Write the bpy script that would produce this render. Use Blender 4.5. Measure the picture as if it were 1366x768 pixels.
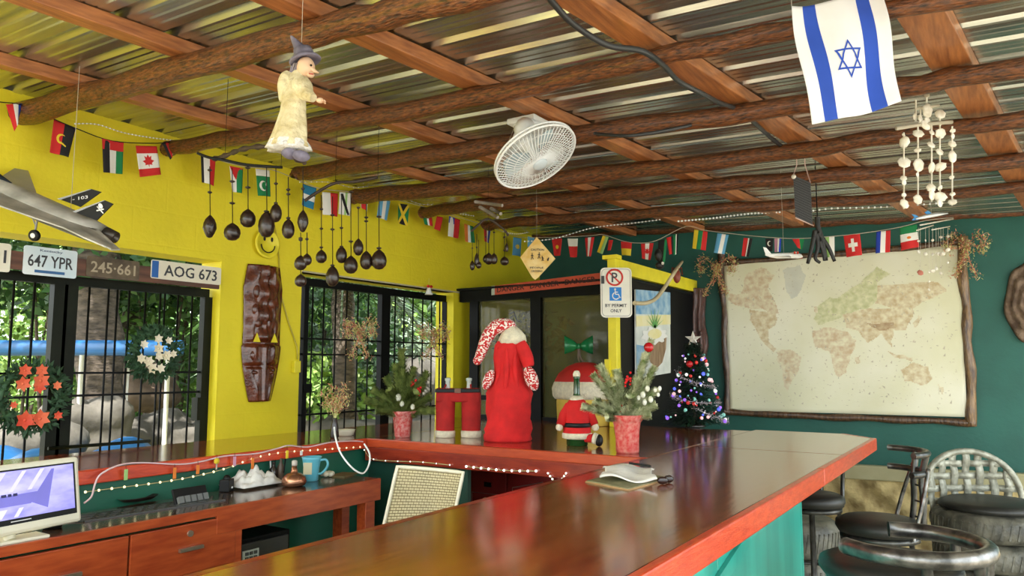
import bpy, math, random
from mathutils import Vector as V, Matrix, Euler
random.seed(7)
for o in list(bpy.data.objects): bpy.data.objects.remove(o)
S=bpy.context.scene; COL=S.collection
PI=math.pi
# ---------------- camera, world, sun, exposure ----------------
TH=math.atan(.104); HD=math.radians(32.9)
cd=bpy.data.cameras.new('camera'); cam=bpy.data.objects.new('camera',cd); COL.objects.link(cam)
cd.sensor_width=36; cd.lens=36*1000/1366; cd.clip_start=.02
cam.location=(0,0,1.5); cam.rotation_euler=(PI/2+TH,0,HD); S.camera=cam
w=bpy.data.worlds.new('world'); S.world=w; w.use_nodes=True
nt=w.node_tree; bg=nt.nodes['Background']
sky=nt.nodes.new('ShaderNodeTexSky'); sky.sky_type='NISHITA'; sky.sun_disc=False; sky.sun_elevation=math.radians(52); sky.sun_rotation=math.radians(200)
sky.air_density=1.0; sky.dust_density=4.0
mx=nt.nodes.new('ShaderNodeMix'); mx.data_type='RGBA'; mx.inputs[0].default_value=.75; mx.inputs[7].default_value=(.90,.97,1.0,1)
sc=nt.nodes.new('ShaderNodeVectorMath'); sc.operation='SCALE'; sc.inputs[3].default_value=.12
nt.links.new(sky.outputs[0],sc.inputs[0]); nt.links.new(sc.outputs[0],mx.inputs[6]); nt.links.new(mx.outputs[2],bg.inputs[0])
bg.inputs[1].default_value=3.0
sd=bpy.data.lights.new('sun','SUN'); sd.energy=6; sd.angle=.01; sd.color=(1,.96,.90)
sun=bpy.data.objects.new('sun',sd); COL.objects.link(sun); sun.rotation_euler=(math.radians(30),math.radians(22),0)
def area(name,loc,rot,sx,sy,e,col=(1,1,1)):
    d=bpy.data.lights.new(name,'AREA'); d.shape='RECTANGLE'; d.size=sx; d.size_y=sy; d.energy=e; d.color=col
    o=bpy.data.objects.new(name,d); COL.objects.link(o); o.location=loc; o.rotation_euler=rot; return o
S.view_settings.view_transform='Standard'; S.view_settings.look='None'; S.view_settings.gamma=1; S.view_settings.use_curve_mapping=False
S.view_settings.exposure=.9
# ---------------- projection helpers (pixel of a 1366x768 frame -> point on a plane of the place) ----------------
CAM=V((0,0,1.5)); RZ=Matrix.Rotation(HD,3,'Z')
def ray(px,py):
    x=(px-683)/1000; u=(384-py)/1000
    return RZ@V((x,math.cos(TH)-u*math.sin(TH),math.sin(TH)+u*math.cos(TH)))
def pl(px,py,n,d):
    r=ray(px,py); t=(d-n.dot(CAM))/n.dot(r); return CAM+r*t
X3,Y3,Z3=V((1,0,0)),V((0,1,0)),V((0,0,1))
def onz(px,py,z): return pl(px,py,Z3,z)
WX=-4.07
def WL(px,py,off=0): return pl(px,py,X3,WX+off)
FA=math.radians(-6); FN=V((math.sin(FA),math.cos(FA),0)); FR=V((math.cos(FA),-math.sin(FA),0)) # far wall normal (away), right
FD=FN.dot(V((-1.10,7.15,0)))
def FW(px,py,off=0): return pl(px,py,FN,FD-off)
HN=RZ@V((0,1,0)); HRT=RZ@V((1,0,0))
def at(px,py,D): return pl(px,py,HN,D)     # vertical plane facing the viewer at distance D
G=.035; ZR=2.72
RN=V((G,0,1))
def RF(px,py,off): return pl(px,py,RN,ZR-off)   # roof plane lowered by off
def rz(x,y=0): return ZR-G*x
# ---------------- materials ----------------
MATS={}
def mat(name,col,rough=.5,metal=0,var=.15,scale=8,bump=0,bs=40,stretch=None,col2=None,coat=0,emis=0,spec=.5,trans=0,alpha=1,det=4):
    if name in MATS: return MATS[name]
    m=bpy.data.materials.new(name); m.use_nodes=True; MATS[name]=m
    t=m.node_tree; N=t.nodes; L=t.links; b=N['Principled BSDF']
    tc=N.new('ShaderNodeTexCoord'); mp=N.new('ShaderNodeMapping'); L.new(tc.outputs['Object'],mp.inputs[0])
    if stretch: mp.inputs['Scale'].default_value=stretch
    nz=N.new('ShaderNodeTexNoise'); nz.inputs['Scale'].default_value=scale; nz.inputs['Detail'].default_value=det; L.new(mp.outputs[0],nz.inputs[0])
    r=N.new('ShaderNodeValToRGB'); r.color_ramp.elements[0].position=.32; r.color_ramp.elements[1].position=.68
    c2=col2 if col2 else tuple(min(1,c*(1+var)) for c in col)
    c1=col if col2 else tuple(c*(1-var) for c in col)
    r.color_ramp.elements[0].color=(*c1,1); r.color_ramp.elements[1].color=(*c2,1)
    L.new(nz.outputs[0],r.inputs[0]); L.new(r.outputs[0],b.inputs['Base Color'])
    b.inputs['Roughness'].default_value=rough; b.inputs['Metallic'].default_value=metal
    b.inputs['Specular IOR Level'].default_value=spec; b.inputs['Coat Weight'].default_value=coat; b.inputs['Coat Roughness'].default_value=.12
    b.inputs['Transmission Weight'].default_value=trans; b.inputs['Alpha'].default_value=alpha
    if emis: L.new(r.outputs[0],b.inputs['Emission Color']); b.inputs['Emission Strength'].default_value=emis
    if bump:
        n2=N.new('ShaderNodeTexNoise'); n2.inputs['Scale'].default_value=bs; n2.inputs['Detail'].default_value=5; L.new(mp.outputs[0],n2.inputs[0])
        bp=N.new('ShaderNodeBump'); bp.inputs['Strength'].default_value=bump; bp.inputs['Distance'].default_value=.02
        L.new(n2.outputs[0],bp.inputs['Height']); L.new(bp.outputs[0],b.inputs['Normal'])
    return m
def wallmat(name,col,var,brick=0):
    m=mat(name,col,rough=.62,var=var,scale=2.5,bump=.12,bs=30)
    if brick:
        t=m.node_tree;N=t.nodes;L=t.links; b=N['Principled BSDF']
        tc=[n for n in N if n.type=='TEX_COORD'][0]
        sx=N.new('ShaderNodeSeparateXYZ'); L.new(tc.outputs['Object'],sx.inputs[0]); cb=N.new('ShaderNodeCombineXYZ')
        L.new(sx.outputs[1],cb.inputs[0]); L.new(sx.outputs[2],cb.inputs[1])
        bk=N.new('ShaderNodeTexBrick'); L.new(cb.outputs[0],bk.inputs[0]); bk.inputs['Scale'].default_value=1
        bk.inputs['Brick Width'].default_value=.4; bk.inputs['Row Height'].default_value=.2; bk.inputs['Mortar Size'].default_value=.008; bk.inputs['Mortar Smooth'].default_value=.8
        bk.inputs['Color1'].default_value=bk.inputs['Color2'].default_value=(1,1,1,1); bk.inputs['Mortar'].default_value=(0,0,0,1)
        b0=[n for n in N if n.type=='BUMP'][0]; b2=N.new('ShaderNodeBump'); b2.inputs['Strength'].default_value=.07; b2.inputs['Distance'].default_value=.02
        L.new(bk.outputs[0],b2.inputs['Height']); L.new(b0.outputs[0],b2.inputs['Normal']); L.new(b2.outputs[0],b.inputs['Normal'])
    return m
YEL=wallmat('yellow_wall_paint',(.84,.71,.018),.06,1)
YELP=mat('yellow_wood_paint',(.85,.74,.03),.45,var=.08)
TEAL=wallmat('teal_wall_paint',(.013,.105,.080),.15)
TEALR=mat('counter_green_paint',(.012,.13,.075),.5,var=.15,scale=3,bump=.05)
PANEL=mat('bar_front_teal',(.03,.33,.26),.3,var=.28,scale=2.5,stretch=(3,3,.5),coat=.3)
ROOF=mat('galvanised_roof',(.50,.51,.46),.27,.95,var=.2,scale=3,stretch=(.3,8,1),bump=.04,bs=8)
POLE=mat('bark_pole',(.025,.009,.004),.4,scale=30,stretch=(1,4,4),col2=(.25,.08,.02),bump=.6,bs=40,coat=.25,det=6)
BOARD=mat('rafter_timber',(.26,.085,.028),.42,scale=6,stretch=(10,.8,10),col2=(.50,.19,.06),bump=.15,coat=.2)
COUNTER=mat('varnished_counter_wood',(.17,.026,.010),.17,scale=5,stretch=(7,.8,7),col2=(.36,.085,.022),bump=.03,bs=8,coat=.7)
COUNTX=mat('varnished_counter_wood_cross',(.17,.026,.010),.17,scale=5,stretch=(.8,7,7),col2=(.34,.085,.022),bump=.03,bs=8,coat=.7)
EDGE=mat('red_edge_wood',(.50,.035,.006),.33,scale=12,stretch=(6,1,6),col2=(.70,.075,.016),bump=.15,coat=.3)
FASC=mat('dark_red_fascia',(.19,.014,.005),.3,scale=8,stretch=(1,6,6),col2=(.33,.035,.01),coat=.4)
DESKW=mat('desk_red_wood',(.30,.042,.010),.3,scale=8,stretch=(8,1,6),col2=(.46,.085,.02),coat=.3)
DESKT=mat('desk_dark_top',(.035,.018,.009),.18,scale=5,col2=(.09,.045,.022),coat=.5)
BLK=mat('black_painted_steel',(.004,.0045,.004),.45,var=.3,spec=.12)
DGR=mat('dark_green_steel',(.009,.011,.006),.5,var=.3,spec=.12)
WHITE=mat('white_plastic',(.82,.84,.84),.3,var=.03)
WHT=mat('white_paint',(.85,.85,.82),.5,var=.05)
CREAM=mat('cream_plastic',(.80,.76,.58),.35,var=.04)
GOURD=mat('black_carved_gourd',(.008,.004,.003),.3,scale=60,col2=(.035,.017,.010),coat=.3,bump=.15)
RED=mat('red_felt',(.62,.012,.012),.85,var=.14,scale=14,bump=.1,bs=120)
FUR=mat('cream_fur',(.82,.76,.56),.95,var=.12,scale=40,bump=.6,bs=150)
STRING=mat('string',(.5,.45,.36),.8)
BSTR=mat('black_cord',(.005,.005,.005),.5,spec=.3)
def flat(c,nm=None,rough=.6,**k):
    return mat(nm or 'paint_%02x%02x%02x'%tuple(int(255*min(1,x)) for x in c),c,rough,var=.04,**k)
C=dict(r=(.62,.02,.02),w=(.85,.84,.78),k=(.012,.012,.014),g=(.01,.22,.07),b=(.015,.05,.42),y=(.85,.62,.03),o=(.8,.22,.03),lb=(.12,.38,.62),tb=(.02,.20,.36),lg=(.35,.6,.2),pk=(.6,.3,.42))
def cm(k): return flat(C[k],'cloth_'+{'r':'red','w':'white','k':'black','g':'green','b':'blue','y':'yellow','o':'orange','lb':'light_blue','tb':'teal_blue','lg':'light_green','pk':'pink'}[k],.8)
# ---------------- object helpers ----------------
def rootloc(p):
    while p.parent: p=p.parent
    return V(p.location)
def tag(o,label=None,cat=None,group=None,kind=None):
    if label: o['label']=label
    if cat: o['category']=cat
    if group: o['group']=group
    if kind: o['kind']=kind
    return o
def thing(name,label,cat,loc,group=None,kind=None):
    o=bpy.data.objects.new(name,None); COL.objects.link(o); o.location=loc; o.empty_display_size=.1
    return tag(o,label,cat,group,kind)
class MB:
    def __init__(s): s.v=[];s.f=[];s.m=[];s.s=[]
    def add(s,vs,fs,mi=0,sm=False):
        k=len(s.v); s.v+=[V(p) for p in vs]
        for f in fs: s.f.append([i+k for i in f]); s.m.append(mi); s.s.append(sm)
        return s
    def box(s,c,d,R=None,mi=0):
        c=V(c); h=[x/2 for x in d]; vs=[]
        for z in(-1,1):
            for x,y in((-1,-1),(1,-1),(1,1),(-1,1)):
                p=V((x*h[0],y*h[1],z*h[2])); vs.append(c+(R@p if R else p))
        return s.add(vs,[(0,3,2,1),(4,5,6,7),(0,1,5,4),(1,2,6,5),(2,3,7,6),(3,0,4,7)],mi)
    def box2(s,a,b,mi=0): return s.box([(a[i]+b[i])/2 for i in range(3)],[abs(b[i]-a[i]) for i in range(3)],None,mi)
    def beam(s,a,b,wd,h,up=Z3,mi=0):
        a=V(a);b=V(b);d=(b-a).normalized(); sd=d.cross(V(up)).normalized(); u=sd.cross(d)
        R=Matrix((sd,d,u)).transposed(); return s.box((a+b)/2,(wd,(b-a).length,h),R,mi)
    def tube(s,pts,r,n=8,closed=False,mi=0,sm=True):
        pts=[V(p) for p in pts]; k=len(pts); rs=r if isinstance(r,(list,tuple)) else [r]*k
        vs=[];fs=[]; pu=None
        for i,p in enumerate(pts):
            if closed: d=pts[(i+1)%k]-pts[i-1]
            else: d=pts[min(i+1,k-1)]-pts[max(i-1,0)]
            if d.length<1e-9: d=V((0,0,1))
            d.normalize()
            if pu is None: pu=Z3 if abs(d.z)<.9 else X3
            sd=d.cross(pu).normalized(); u=sd.cross(d).normalized(); pu=u
            for j in range(n):
                t=2*PI*j/n; vs.append(p+(sd*math.cos(t)+u*math.sin(t))*rs[i])
        for i in range(k if closed else k-1):
            i2=(i+1)%k
            for j in range(n): fs.append((i*n+j,i*n+(j+1)%n,i2*n+(j+1)%n,i2*n+j))
        s.add(vs,fs,mi,sm)
        if not closed: 
            b=len(s.v)-k*n; s.f.append([b+j for j in range(n)]); s.m.append(mi); s.s.append(False)
            s.f.append([b+(k-1)*n+j for j in reversed(range(n))]); s.m.append(mi); s.s.append(False)
        return s
    def cyl(s,a,b,r0,r1=None,n=16,mi=0,sm=True): return s.tube([a,b],[r0,r0 if r1 is None else r1],n,mi=mi,sm=sm)
    def lathe(s,prof,c=(0,0,0),n=20,R=None,mi=0,sq=(1,1),sm=True):
        c=V(c); vs=[];fs=[]
        for r,z in prof:
            for j in range(n):
                t=2*PI*j/n; p=V((r*math.cos(t)*sq[0],r*math.sin(t)*sq[1],z)); vs.append(c+(R@p if R else p))
        for i in range(len(prof)-1):
            for j in range(n): fs.append((i*n+j,i*n+(j+1)%n,(i+1)*n+(j+1)%n,(i+1)*n+j))
        fs.append([j for j in reversed(range(n))]); fs.append([(len(prof)-1)*n+j for j in range(n)])
        return s.add(vs,fs,mi,sm)
    def sph(s,c,r,n=12,m=8,R=None,mi=0,fn=None):
        r=(r,r,r) if not isinstance(r,(tuple,list)) else r; c=V(c); vs=[];fs=[]
        for i in range(m+1):
            a=PI*i/m
            for j in range(n):
                t=2*PI*j/n; p=V((r[0]*math.sin(a)*math.cos(t),r[1]*math.sin(a)*math.sin(t),-r[2]*math.cos(a)))
                if fn: p=fn(p)
                vs.append(c+(R@p if R else p))
        for i in range(m):
            for j in range(n): fs.append((i*n+j,i*n+(j+1)%n,(i+1)*n+(j+1)%n,(i+1)*n+j))
        return s.add(vs,fs,mi,True)
    def poly(s,pts,th,mi=0):   # planar outline extruded by vector th
        pts=[V(p) for p in pts]; th=V(th); k=len(pts)
        s.add(pts+[p+th for p in pts],[list(range(k)),[k+i for i in reversed(range(k))]]+[(i,k+i,k+(i+1)%k,(i+1)%k) for i in range(k)],mi)
        return s
    def grid(s,fn,nu,nv,mi=0,sm=True,mf=None):
        vs=[fn(i/nu,j/nv) for j in range(nv+1) for i in range(nu+1)]; k=len(s.v); s.v+=[V(p) for p in vs]
        for j in range(nv):
            for i in range(nu):
                a=k+j*(nu+1)+i; s.f.append([a,a+1,a+nu+2,a+nu+1]); s.m.append(mf((i+.5)/nu,(j+.5)/nv) if mf else mi); s.s.append(sm)
        return s
    def build(s,name,mats,parent=None,label=None,cat=None,group=None,kind=None,loc=None,bevel=0,solid=0):
        me=bpy.data.meshes.new(name)
        if parent is not None: off=rootloc(parent)
        elif loc is not None: off=V(loc)
        else:
            xs=[p.x for p in s.v]; ys=[p.y for p in s.v]; zs=[p.z for p in s.v]
            off=V(((min(xs)+max(xs))/2,(min(ys)+max(ys))/2,min(zs)))
        me.from_pydata([tuple(p-off) for p in s.v],[],s.f)
        if not isinstance(mats,(list,tuple)): mats=[mats]
        for m in mats: me.materials.append(m)
        me.polygons.foreach_set('material_index',s.m); me.polygons.foreach_set('use_smooth',s.s); me.update()
        o=bpy.data.objects.new(name,me); COL.objects.link(o)
        if parent is not None: o.parent=parent
        else: o.location=off
        if solid: md=o.modifiers.new('solid','SOLIDIFY'); md.thickness=solid; md.offset=0
        if bevel: md=o.modifiers.new('bevel','BEVEL'); md.width=bevel; md.segments=2; md.limit_method='ANGLE'
        return tag(o,label,cat,group,kind)
def curve(pts,n=8):  # Catmull-Rom through points
    pts=[V(p) for p in pts]; out=[]
    for i in range(len(pts)-1):
        a,b,c,d=pts[max(i-1,0)],pts[i],pts[i+1],pts[min(i+2,len(pts)-1)]
        for k in range(n):
            t=k/n; out.append(.5*((2*b)+(c-a)*t+(2*a-5*b+4*c-d)*t*t+(3*b-a-3*c+d)*t**3))
    return out+[pts[-1]]
_fonts={}
def text(s,o,right,up,width,height,m,parent,name='lettering',th=.0008,fit=True):
    """lettering mesh: s centred on o, spanning width x height"""
    cu=bpy.data.curves.new('t','FONT'); cu.body=s; cu.align_x='CENTER'; cu.align_y='CENTER'; cu.resolution_u=2; cu.extrude=th; cu.offset=.012 if height>.02 else .004
    to=bpy.data.objects.new('t',cu); COL.objects.link(to)
    dg=bpy.context.evaluated_depsgraph_get(); dg.update(); me=bpy.data.meshes.new_from_object(to.evaluated_get(dg)); bpy.data.objects.remove(to); bpy.data.curves.remove(cu)
    xs=[v.co.x for v in me.vertices]; ys=[v.co.y for v in me.vertices]
    if not xs: return
    cx,cy=(min(xs)+max(xs))/2,(min(ys)+max(ys))/2; sx=width/(max(xs)-min(xs)); sy=height/(max(ys)-min(ys))
    right=V(right).normalized(); up=V(up).normalized(); nn=right.cross(up); off=rootloc(parent); o=V(o)
    for v in me.vertices:
        p=o+right*(v.co.x-cx)*sx+up*(v.co.y-cy)*sy+nn*v.co.z-off; v.co=p
    me.materials.clear(); me.materials.append(m); me.name=name
    ob=bpy.data.objects.new(name,me); COL.objects.link(ob); ob.parent=parent; return ob
def copytree(o,loc,label=None,parent=None):
    c=o.copy(); COL.objects.link(c); c.parent=parent
    if parent is None: c.location=loc
    if label: c['label']=label
    for ch in o.children: copytree(ch,None,None,c)
    return c
# ================= STRUCTURE =================
CZ=1.05; FY=5.47
fl=MB().box2((-4.27,-3,-.1),(6,8.6,0)).build('floor',mat('floor_concrete',(.30,.25,.17),.6,scale=3,col2=(.46,.40,.28),bump=.2,bs=20),kind='structure')
gd=MB().grid(lambda u,v:(-4.28-u*36,-14+v*50,-.25+.04*math.sin(u*40)+1.6*u*u),24,24).build('ground',mat('garden_ground',(.10,.09,.05),.9,scale=.9,col2=(.30,.29,.16),bump=.5,bs=6),kind='structure')
MB().box2((-4.27,-60,-.3),(60,-3,-.12)).box2((6,-3,-.3),(60,60,-.12)).box2((-4.27,8.6,-.3),(6,60,-.12)).build('ground',mat('yard_ground',(.28,.28,.25),.9,scale=1,col2=(.38,.38,.33)),kind='structure')
YC=(FD-FN.x*WX)/FN.y
# left wall with two gated openings
W1a,W1b,W2a,W2b=-.6,2.93,3.58,5.33
mb=MB()
def wseg(y0,y1,z0,z1a,z1b=None):
    z1b=z1b or z1a
    vs=[(WX-.2,y0,z0),(WX,y0,z0),(WX,y1,z0),(WX-.2,y1,z0),(WX-.2,y0,z1a),(WX,y0,z1a),(WX,y1,z1b),(WX-.2,y1,z1b)]
    mb.add(vs,[(0,3,2,1),(4,5,6,7),(0,1,5,4),(1,2,6,5),(2,3,7,6),(3,0,4,7)])
T=rz(WX)+.005; LT=2.155
wseg(-3,W1a,0,T); wseg(W1a,W1b,LT,T); wseg(W1a,W1b,0,.98); wseg(W1b,W2a,0,T); wseg(W2a,W2b,LT,T); wseg(W2a,W2b,0,.98); wseg(W2b,YC+.05,0,T)
mb.build('wall_left',YEL,kind='structure')
# far wall
def far(r,off,z): 
    p=FN*(FD-off)+FR*r; return V((p.x,p.y,z))
r0=FR.dot(V((WX-.2,YC,0))); r1=3.2
mb=MB()
def fbox(mb,ra,rb,oa,ob,z0,z1,mi=0):
    vs=[far(r,o,z) for z in(z0,z1) for r,o in((ra,oa),(rb,oa),(rb,ob),(ra,ob))]
    return mb.add(vs,[(0,1,2,3),(4,7,6,5),(0,4,5,1),(1,5,6,2),(2,6,7,3),(3,7,4,0)],mi)
fbox(mb,r0,r1,0,-.18,0,2.62); 
mb.add([far(r0,0,2.62),far(r1,0,2.62),far(r1,0,rz(far(r1,0,0).x)),far(r0,0,rz(far(r0,0,0).x)),far(r0,-.18,2.62),far(r1,-.18,2.62),far(r1,-.18,rz(far(r1,0,0).x)),far(r0,-.18,rz(far(r0,0,0).x))],[(0,1,2,3),(4,7,6,5),(3,2,6,7),(0,3,7,4),(1,5,6,2)])
mb.build('wall_back',TEAL,kind='structure')
STONE=mat('rough_plastered_stone',(.33,.24,.10),.9,scale=9,col2=(.72,.58,.27),bump=1,bs=14)
lw=thing('trim_1',None,None,far(1.0,.03,0),kind='structure')
mb=MB(); 
mb.grid(lambda u,v: far(-.6+3.8*u,.05+.018*math.sin(u*37+v*3)*math.sin(v*6+u*21)+.012*math.sin(u*90+v*11),.0+.54*v),150,24)
mb.build('stone_band',STONE,lw)
fbox(MB(),-.6,3.15,0,.09,.54,.66).build('capping',mat('smooth_render',(.36,.33,.17),.8,scale=4,col2=(.46,.43,.25)),lw,bevel=.01)
# corrugated roof
ce=thing('ceiling',None,None,(0,3,ZR),kind='structure')
XA,XB=-5.0,2.3
def sheet(y0,k):
    prof=[]; 
    for i in range(4):
        b=y0+i*.2; prof+=[(b,0),(b+.035,0),(b+.04,.004),(b+.048,0),(b+.078,0),(b+.083,.004),(b+.091,0),(b+.135,0),(b+.150,.026),(b+.176,.026),(b+.19,.003)]
    prof+=[(y0+.8,0),(y0+.83,0)]
    vs=[];fs=[];dz=.0035*(k%2)
    for x in(XA,XB):
        for y,z in prof: vs.append((x,y,ZR-G*x+z+dz))
    n=len(prof)
    for i in range(n-1): fs.append((i,n+i,n+i+1,i+1))
    MB().add(vs,fs).build('roof_sheet',ROOF,ce,solid=.0012)
for k in range(11): sheet(-.7+k*.8,k)
# rafters (sawn timber) under the sheets
def ext(p,a,b): 
    p=[V(q) for q in p]; d0=(p[0]-p[1]).normalized(); d1=(p[-1]-p[-2]).normalized(); return [p[0]+d0*a]+p+[p[-1]+d1*b]
def rafter(pa,pb,wd,lab,ya=-.6,yb=6.75):
    a=RF(*pa,.055);b=RF(*pb,.055); d=(b-a)/(b.y-a.y); A=a+d*(ya-a.y); B=a+d*(yb-a.y)
    for P in(A,B): P.z=ZR-G*P.x-.03
    xs=WX+.02
    if B.x<xs and abs(d.x)>1e-4: pass
    o=MB().beam(A,B,wd,.056,RN).build('rafter',BOARD,label=lab,cat='roof beam',group='sawn rafters under the roof sheets',bevel=.004)
rl=[((0,88),(600,249),.07,'thin sawn rafter farthest left, ending at the yellow wall lights'),
((30,2),(607,198),.09,'sawn rafter from the top left corner, passing behind the hanging witch doll'),
((473,49),(863,215),.10,'sawn rafter that carries the white fan'),
((767,3),(1070,192),.115,'sawn rafter with the black conduit hanging along it'),
((1227,16),(1313,162),.142,'wide sawn rafter at right behind the shell chime')]
for pa,pb,wd,lab in rl: rafter(pa,pb,wd,lab,yb=6.75)
# round bark poles
poles=[([(27,153),(150,118),(340,64),(480,28),(617,-6)],[33,34,38,40,42],'thickest round bark pole, topmost at upper left above the yellow wall'),
([(240,196),(340,179),(463,161),(680,121),(870,78),(1020,47),(1290,-4)],[20,22,26,26,27,27,27],'round bark pole behind the doll and the top of the blue and white flag'),
([(413,230),(547,210),(680,191),(773,178),(1020,147),(1200,117),(1366,88)],[20,23,25,26,27,28,29],'round bark pole passing behind the white fan'),
([(488,261),(589,252),(663,246),(747,238),(1020,207),(1193,181),(1366,158)],[20,22,22,22,22,22,23],'round bark pole just below the white fan'),
([(576,282),(641,273),(760,265),(884,252),(1009,242),(1172,229),(1366,214)],[15,17,19,19,19,20,21],'round bark pole second before the teal wall'),
([(659,300),(700,295),(760,291),(884,283),(1009,275),(1172,265),(1366,250)],[13,14,14,14,15,15,16],'round bark pole next to the one on the teal wall, behind the rope light'),
([(700,316),(760,311),(909,305),(1059,298),(1172,292),(1284,286),(1366,282)],[10,11,12,13,13,13,14],'round bark pole lying along the top of the teal wall')]
for k,(pp,th,lab) in enumerate(poles):
    pts=[];rr=[]
    for (x,y),t in zip(pp,th):
        if k<6: p=RF(x,y,.105)
        else: p=FW(x,y,.12)
        pts.append(p); rr.append(t/2*HN.dot(p)/1000)
    e=ext(pts,.12,1.5 if k<6 else 1.2)
    rr=[rr[0]]+rr+[rr[-1]]
    e=curve(e,5); R=[]
    for i in range(len(e)): 
        f=i/5; a=int(min(f,len(rr)-2)); R.append((rr[a]+(rr[a+1]-rr[a])*(f-a))*(1+.05*math.sin(i*2.3+k)))
    e=[p+V((0,0,.006*math.sin(i*1.7+k))) for i,p in enumerate(e)]
    MB().tube(e,R,14).build('roof_pole',POLE,label=lab,cat='roof beam',group='round bark poles under the roof')
# upstands behind: enclosed room front (black frame, glazed) at Y=5.4
RY=5.42
def RM(px,py,off=0): return pl(px,py,Y3,RY-off)
PX=onz(820,569,CZ); PXX=PX.x; PY=PX.y   # yellow post foot
RTZ=2.17
GLS=mat('dark_olive_glass',(.20,.19,.07),.06,var=.1)
g=GLS.node_tree; b=g.nodes['Principled BSDF']; b.inputs['Alpha'].default_value=.32; b.inputs['Base Color'].default_value=(.02,.02,.008,1)
xa=WX+.02; xb=PXX-.03
gx0=RM(636,480).x; gxm=RM(718,480).x
rm=thing('window_2',None,None,((xa+xb)/2,RY,0),kind='structure')
def rbox(x0,x1,z0,z1,y0=RY-.03,y1=RY+.03): return MB().box2((x0,y0,z0),(x1,y1,z1))
rbox(xa,xb,RTZ-.10,RTZ).build('window_header',BLK,rm)
rbox(gx0-.06,gx0+.03,0,RTZ-.1).build('window_stile',BLK,rm)
rbox(gxm-.05,gxm+.05,0,RTZ-.1,RY-.045,RY+.02).build('window_stile',BLK,rm)
rbox(xb-.06,xb,0,RTZ-.1).build('window_stile',BLK,rm)
rbox(gx0+.03,xb-.06,1.0,1.08).build('window_rail',BLK,rm)
z=RM(650,530).z
rbox(gx0+.03,gxm-.05,z-.02,z+.02).build('window_rail',BLK,rm)
MB().box2((gx0+.03,RY-.006,1.08),(gxm-.05,RY,RTZ-.1)).build('pane',GLS,rm)
MB().box2((gxm+.05,RY-.006,1.08),(xb-.06,RY,RTZ-.1)).build('pane',GLS,rm)
# right flank of the enclosed room, black board wall, and its flat roof
yend=(FD-FN.x*PXX)/FN.y
MB().box2((PXX-.02,PY+.055,CZ+.002),(PXX+.02,yend,RTZ)).box2((PXX-.02,FY+.01,0),(PXX+.02,yend,CZ+.002)).build('wall_right',mat('black_board',(.004,.004,.005),.5,var=.3,spec=.15),kind='structure')
MB().box2((WX,RY-.05,RTZ+.002),(PXX+.02,yend-.02,RTZ+.022)).build('trim_2',mat('dark_canopy_board',(.008,.010,.009),.6,spec=.2),kind='structure')
# yellow post and yellow beam
pt=thing('yellow_post','square yellow painted post standing on the bar beside the parking sign','post',(PXX,PY,CZ))
wdp=.075
MB().box2((PXX-.035,PY-.02,CZ),(PXX+.035,PY+.05,2.31)).build('post',YELP,pt,bevel=.004)
MB().box2((PXX-.06,PY-.035,1.42),(PXX-.02,PY-.005,1.55)).build('packer',YELP,pt)
MB().box2((PXX-.07,PY-.03,2.31),(PXX+.05,PY+.06,2.34)).build('cap',YELP,pt)
ya=MB().beam((PXX+.01,PY+.05,2.26),(PXX+.01,yend-.02,2.26),.045,.11).build('yellow_beam',YELP,label='yellow painted beam running back from the post to the teal wall',cat='beam')
# corner pillar yellow by the gate already part of left wall; worktops
def cpt(px,py,z=CZ): return onz(px,py,z)
bc=thing('bar_counter','long varnished red wooden bar with teal front panel','bar counter',(-1.1,3.2,0))
OX=-.70; IX=-1.48; BY=3.53; FY=5.47; LXI=-3.36
TH_=.05
def slab(pts,z0,z1,name,m,par,**k): 
    return MB().poly([(x,y,z0) for x,y in pts],(0,0,z1-z0)).build(name,m,par,**k)
slab([(IX,-.6),(OX,-.6),(OX,4.18),(IX,4.18)][::1],CZ-TH_,CZ,'worktop',COUNTER,bc,bevel=.004)
slab([(IX,4.184),(OX,4.184),(OX,5.22),(OX-.22,FY),(IX,FY)],CZ-TH_,CZ,'worktop',COUNTX,bc,bevel=.004)
slab([(LXI,BY),(IX-.003,BY),(IX-.003,RY-.055),(LXI,RY-.055)],CZ-TH_,CZ,'worktop',COUNTX,bc,bevel=.004)
slab([(WX+.004,-.6),(LXI-.003,-.6),(LXI-.003,RY-.055),(WX+.004,RY-.055)],CZ-TH_,CZ,'worktop',COUNTER,bc,bevel=.004)
# red edge strips along the outer rim, in two lengths
MB().box2((OX,-.6,CZ-.072),(OX+.03,3.55,CZ+.003)).build('edge_strip',EDGE,bc,bevel=.006)
MB().box2((OX,3.553,CZ-.072),(OX+.03,5.23,CZ+.003)).build('edge_strip',EDGE,bc,bevel=.006)
MB().beam((OX+.01,5.225,CZ-.035),(OX-.215,FY+.01,CZ-.035),.03,.072).build('edge_strip',EDGE,bc,bevel=.006)
MB().box2((IX-.03,-.6,CZ-.07),(IX-.002,BY+.0,CZ-.001)).build('inner_edge',FASC,bc)
# back fascia and left lip
MB().box2((LXI,BY-.028,CZ-.135),(IX-.002,BY-.002,CZ-.05)).build('fascia',FASC,bc,bevel=.004)
MB().box2((LXI,BY-.034,CZ-.05),(IX-.002,BY-.002,CZ+.001)).build('inner_edge',mat('red_lip',(.40,.045,.01),.3,scale=12,stretch=(1,6,6),col2=(.5,.07,.015),coat=.3),bc,bevel=.004)
MB().box2((LXI-.005,-.6,CZ-.06),(LXI+.022,BY-.036,CZ+.001)).build('inner_edge',EDGE,bc,bevel=.005)
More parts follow.
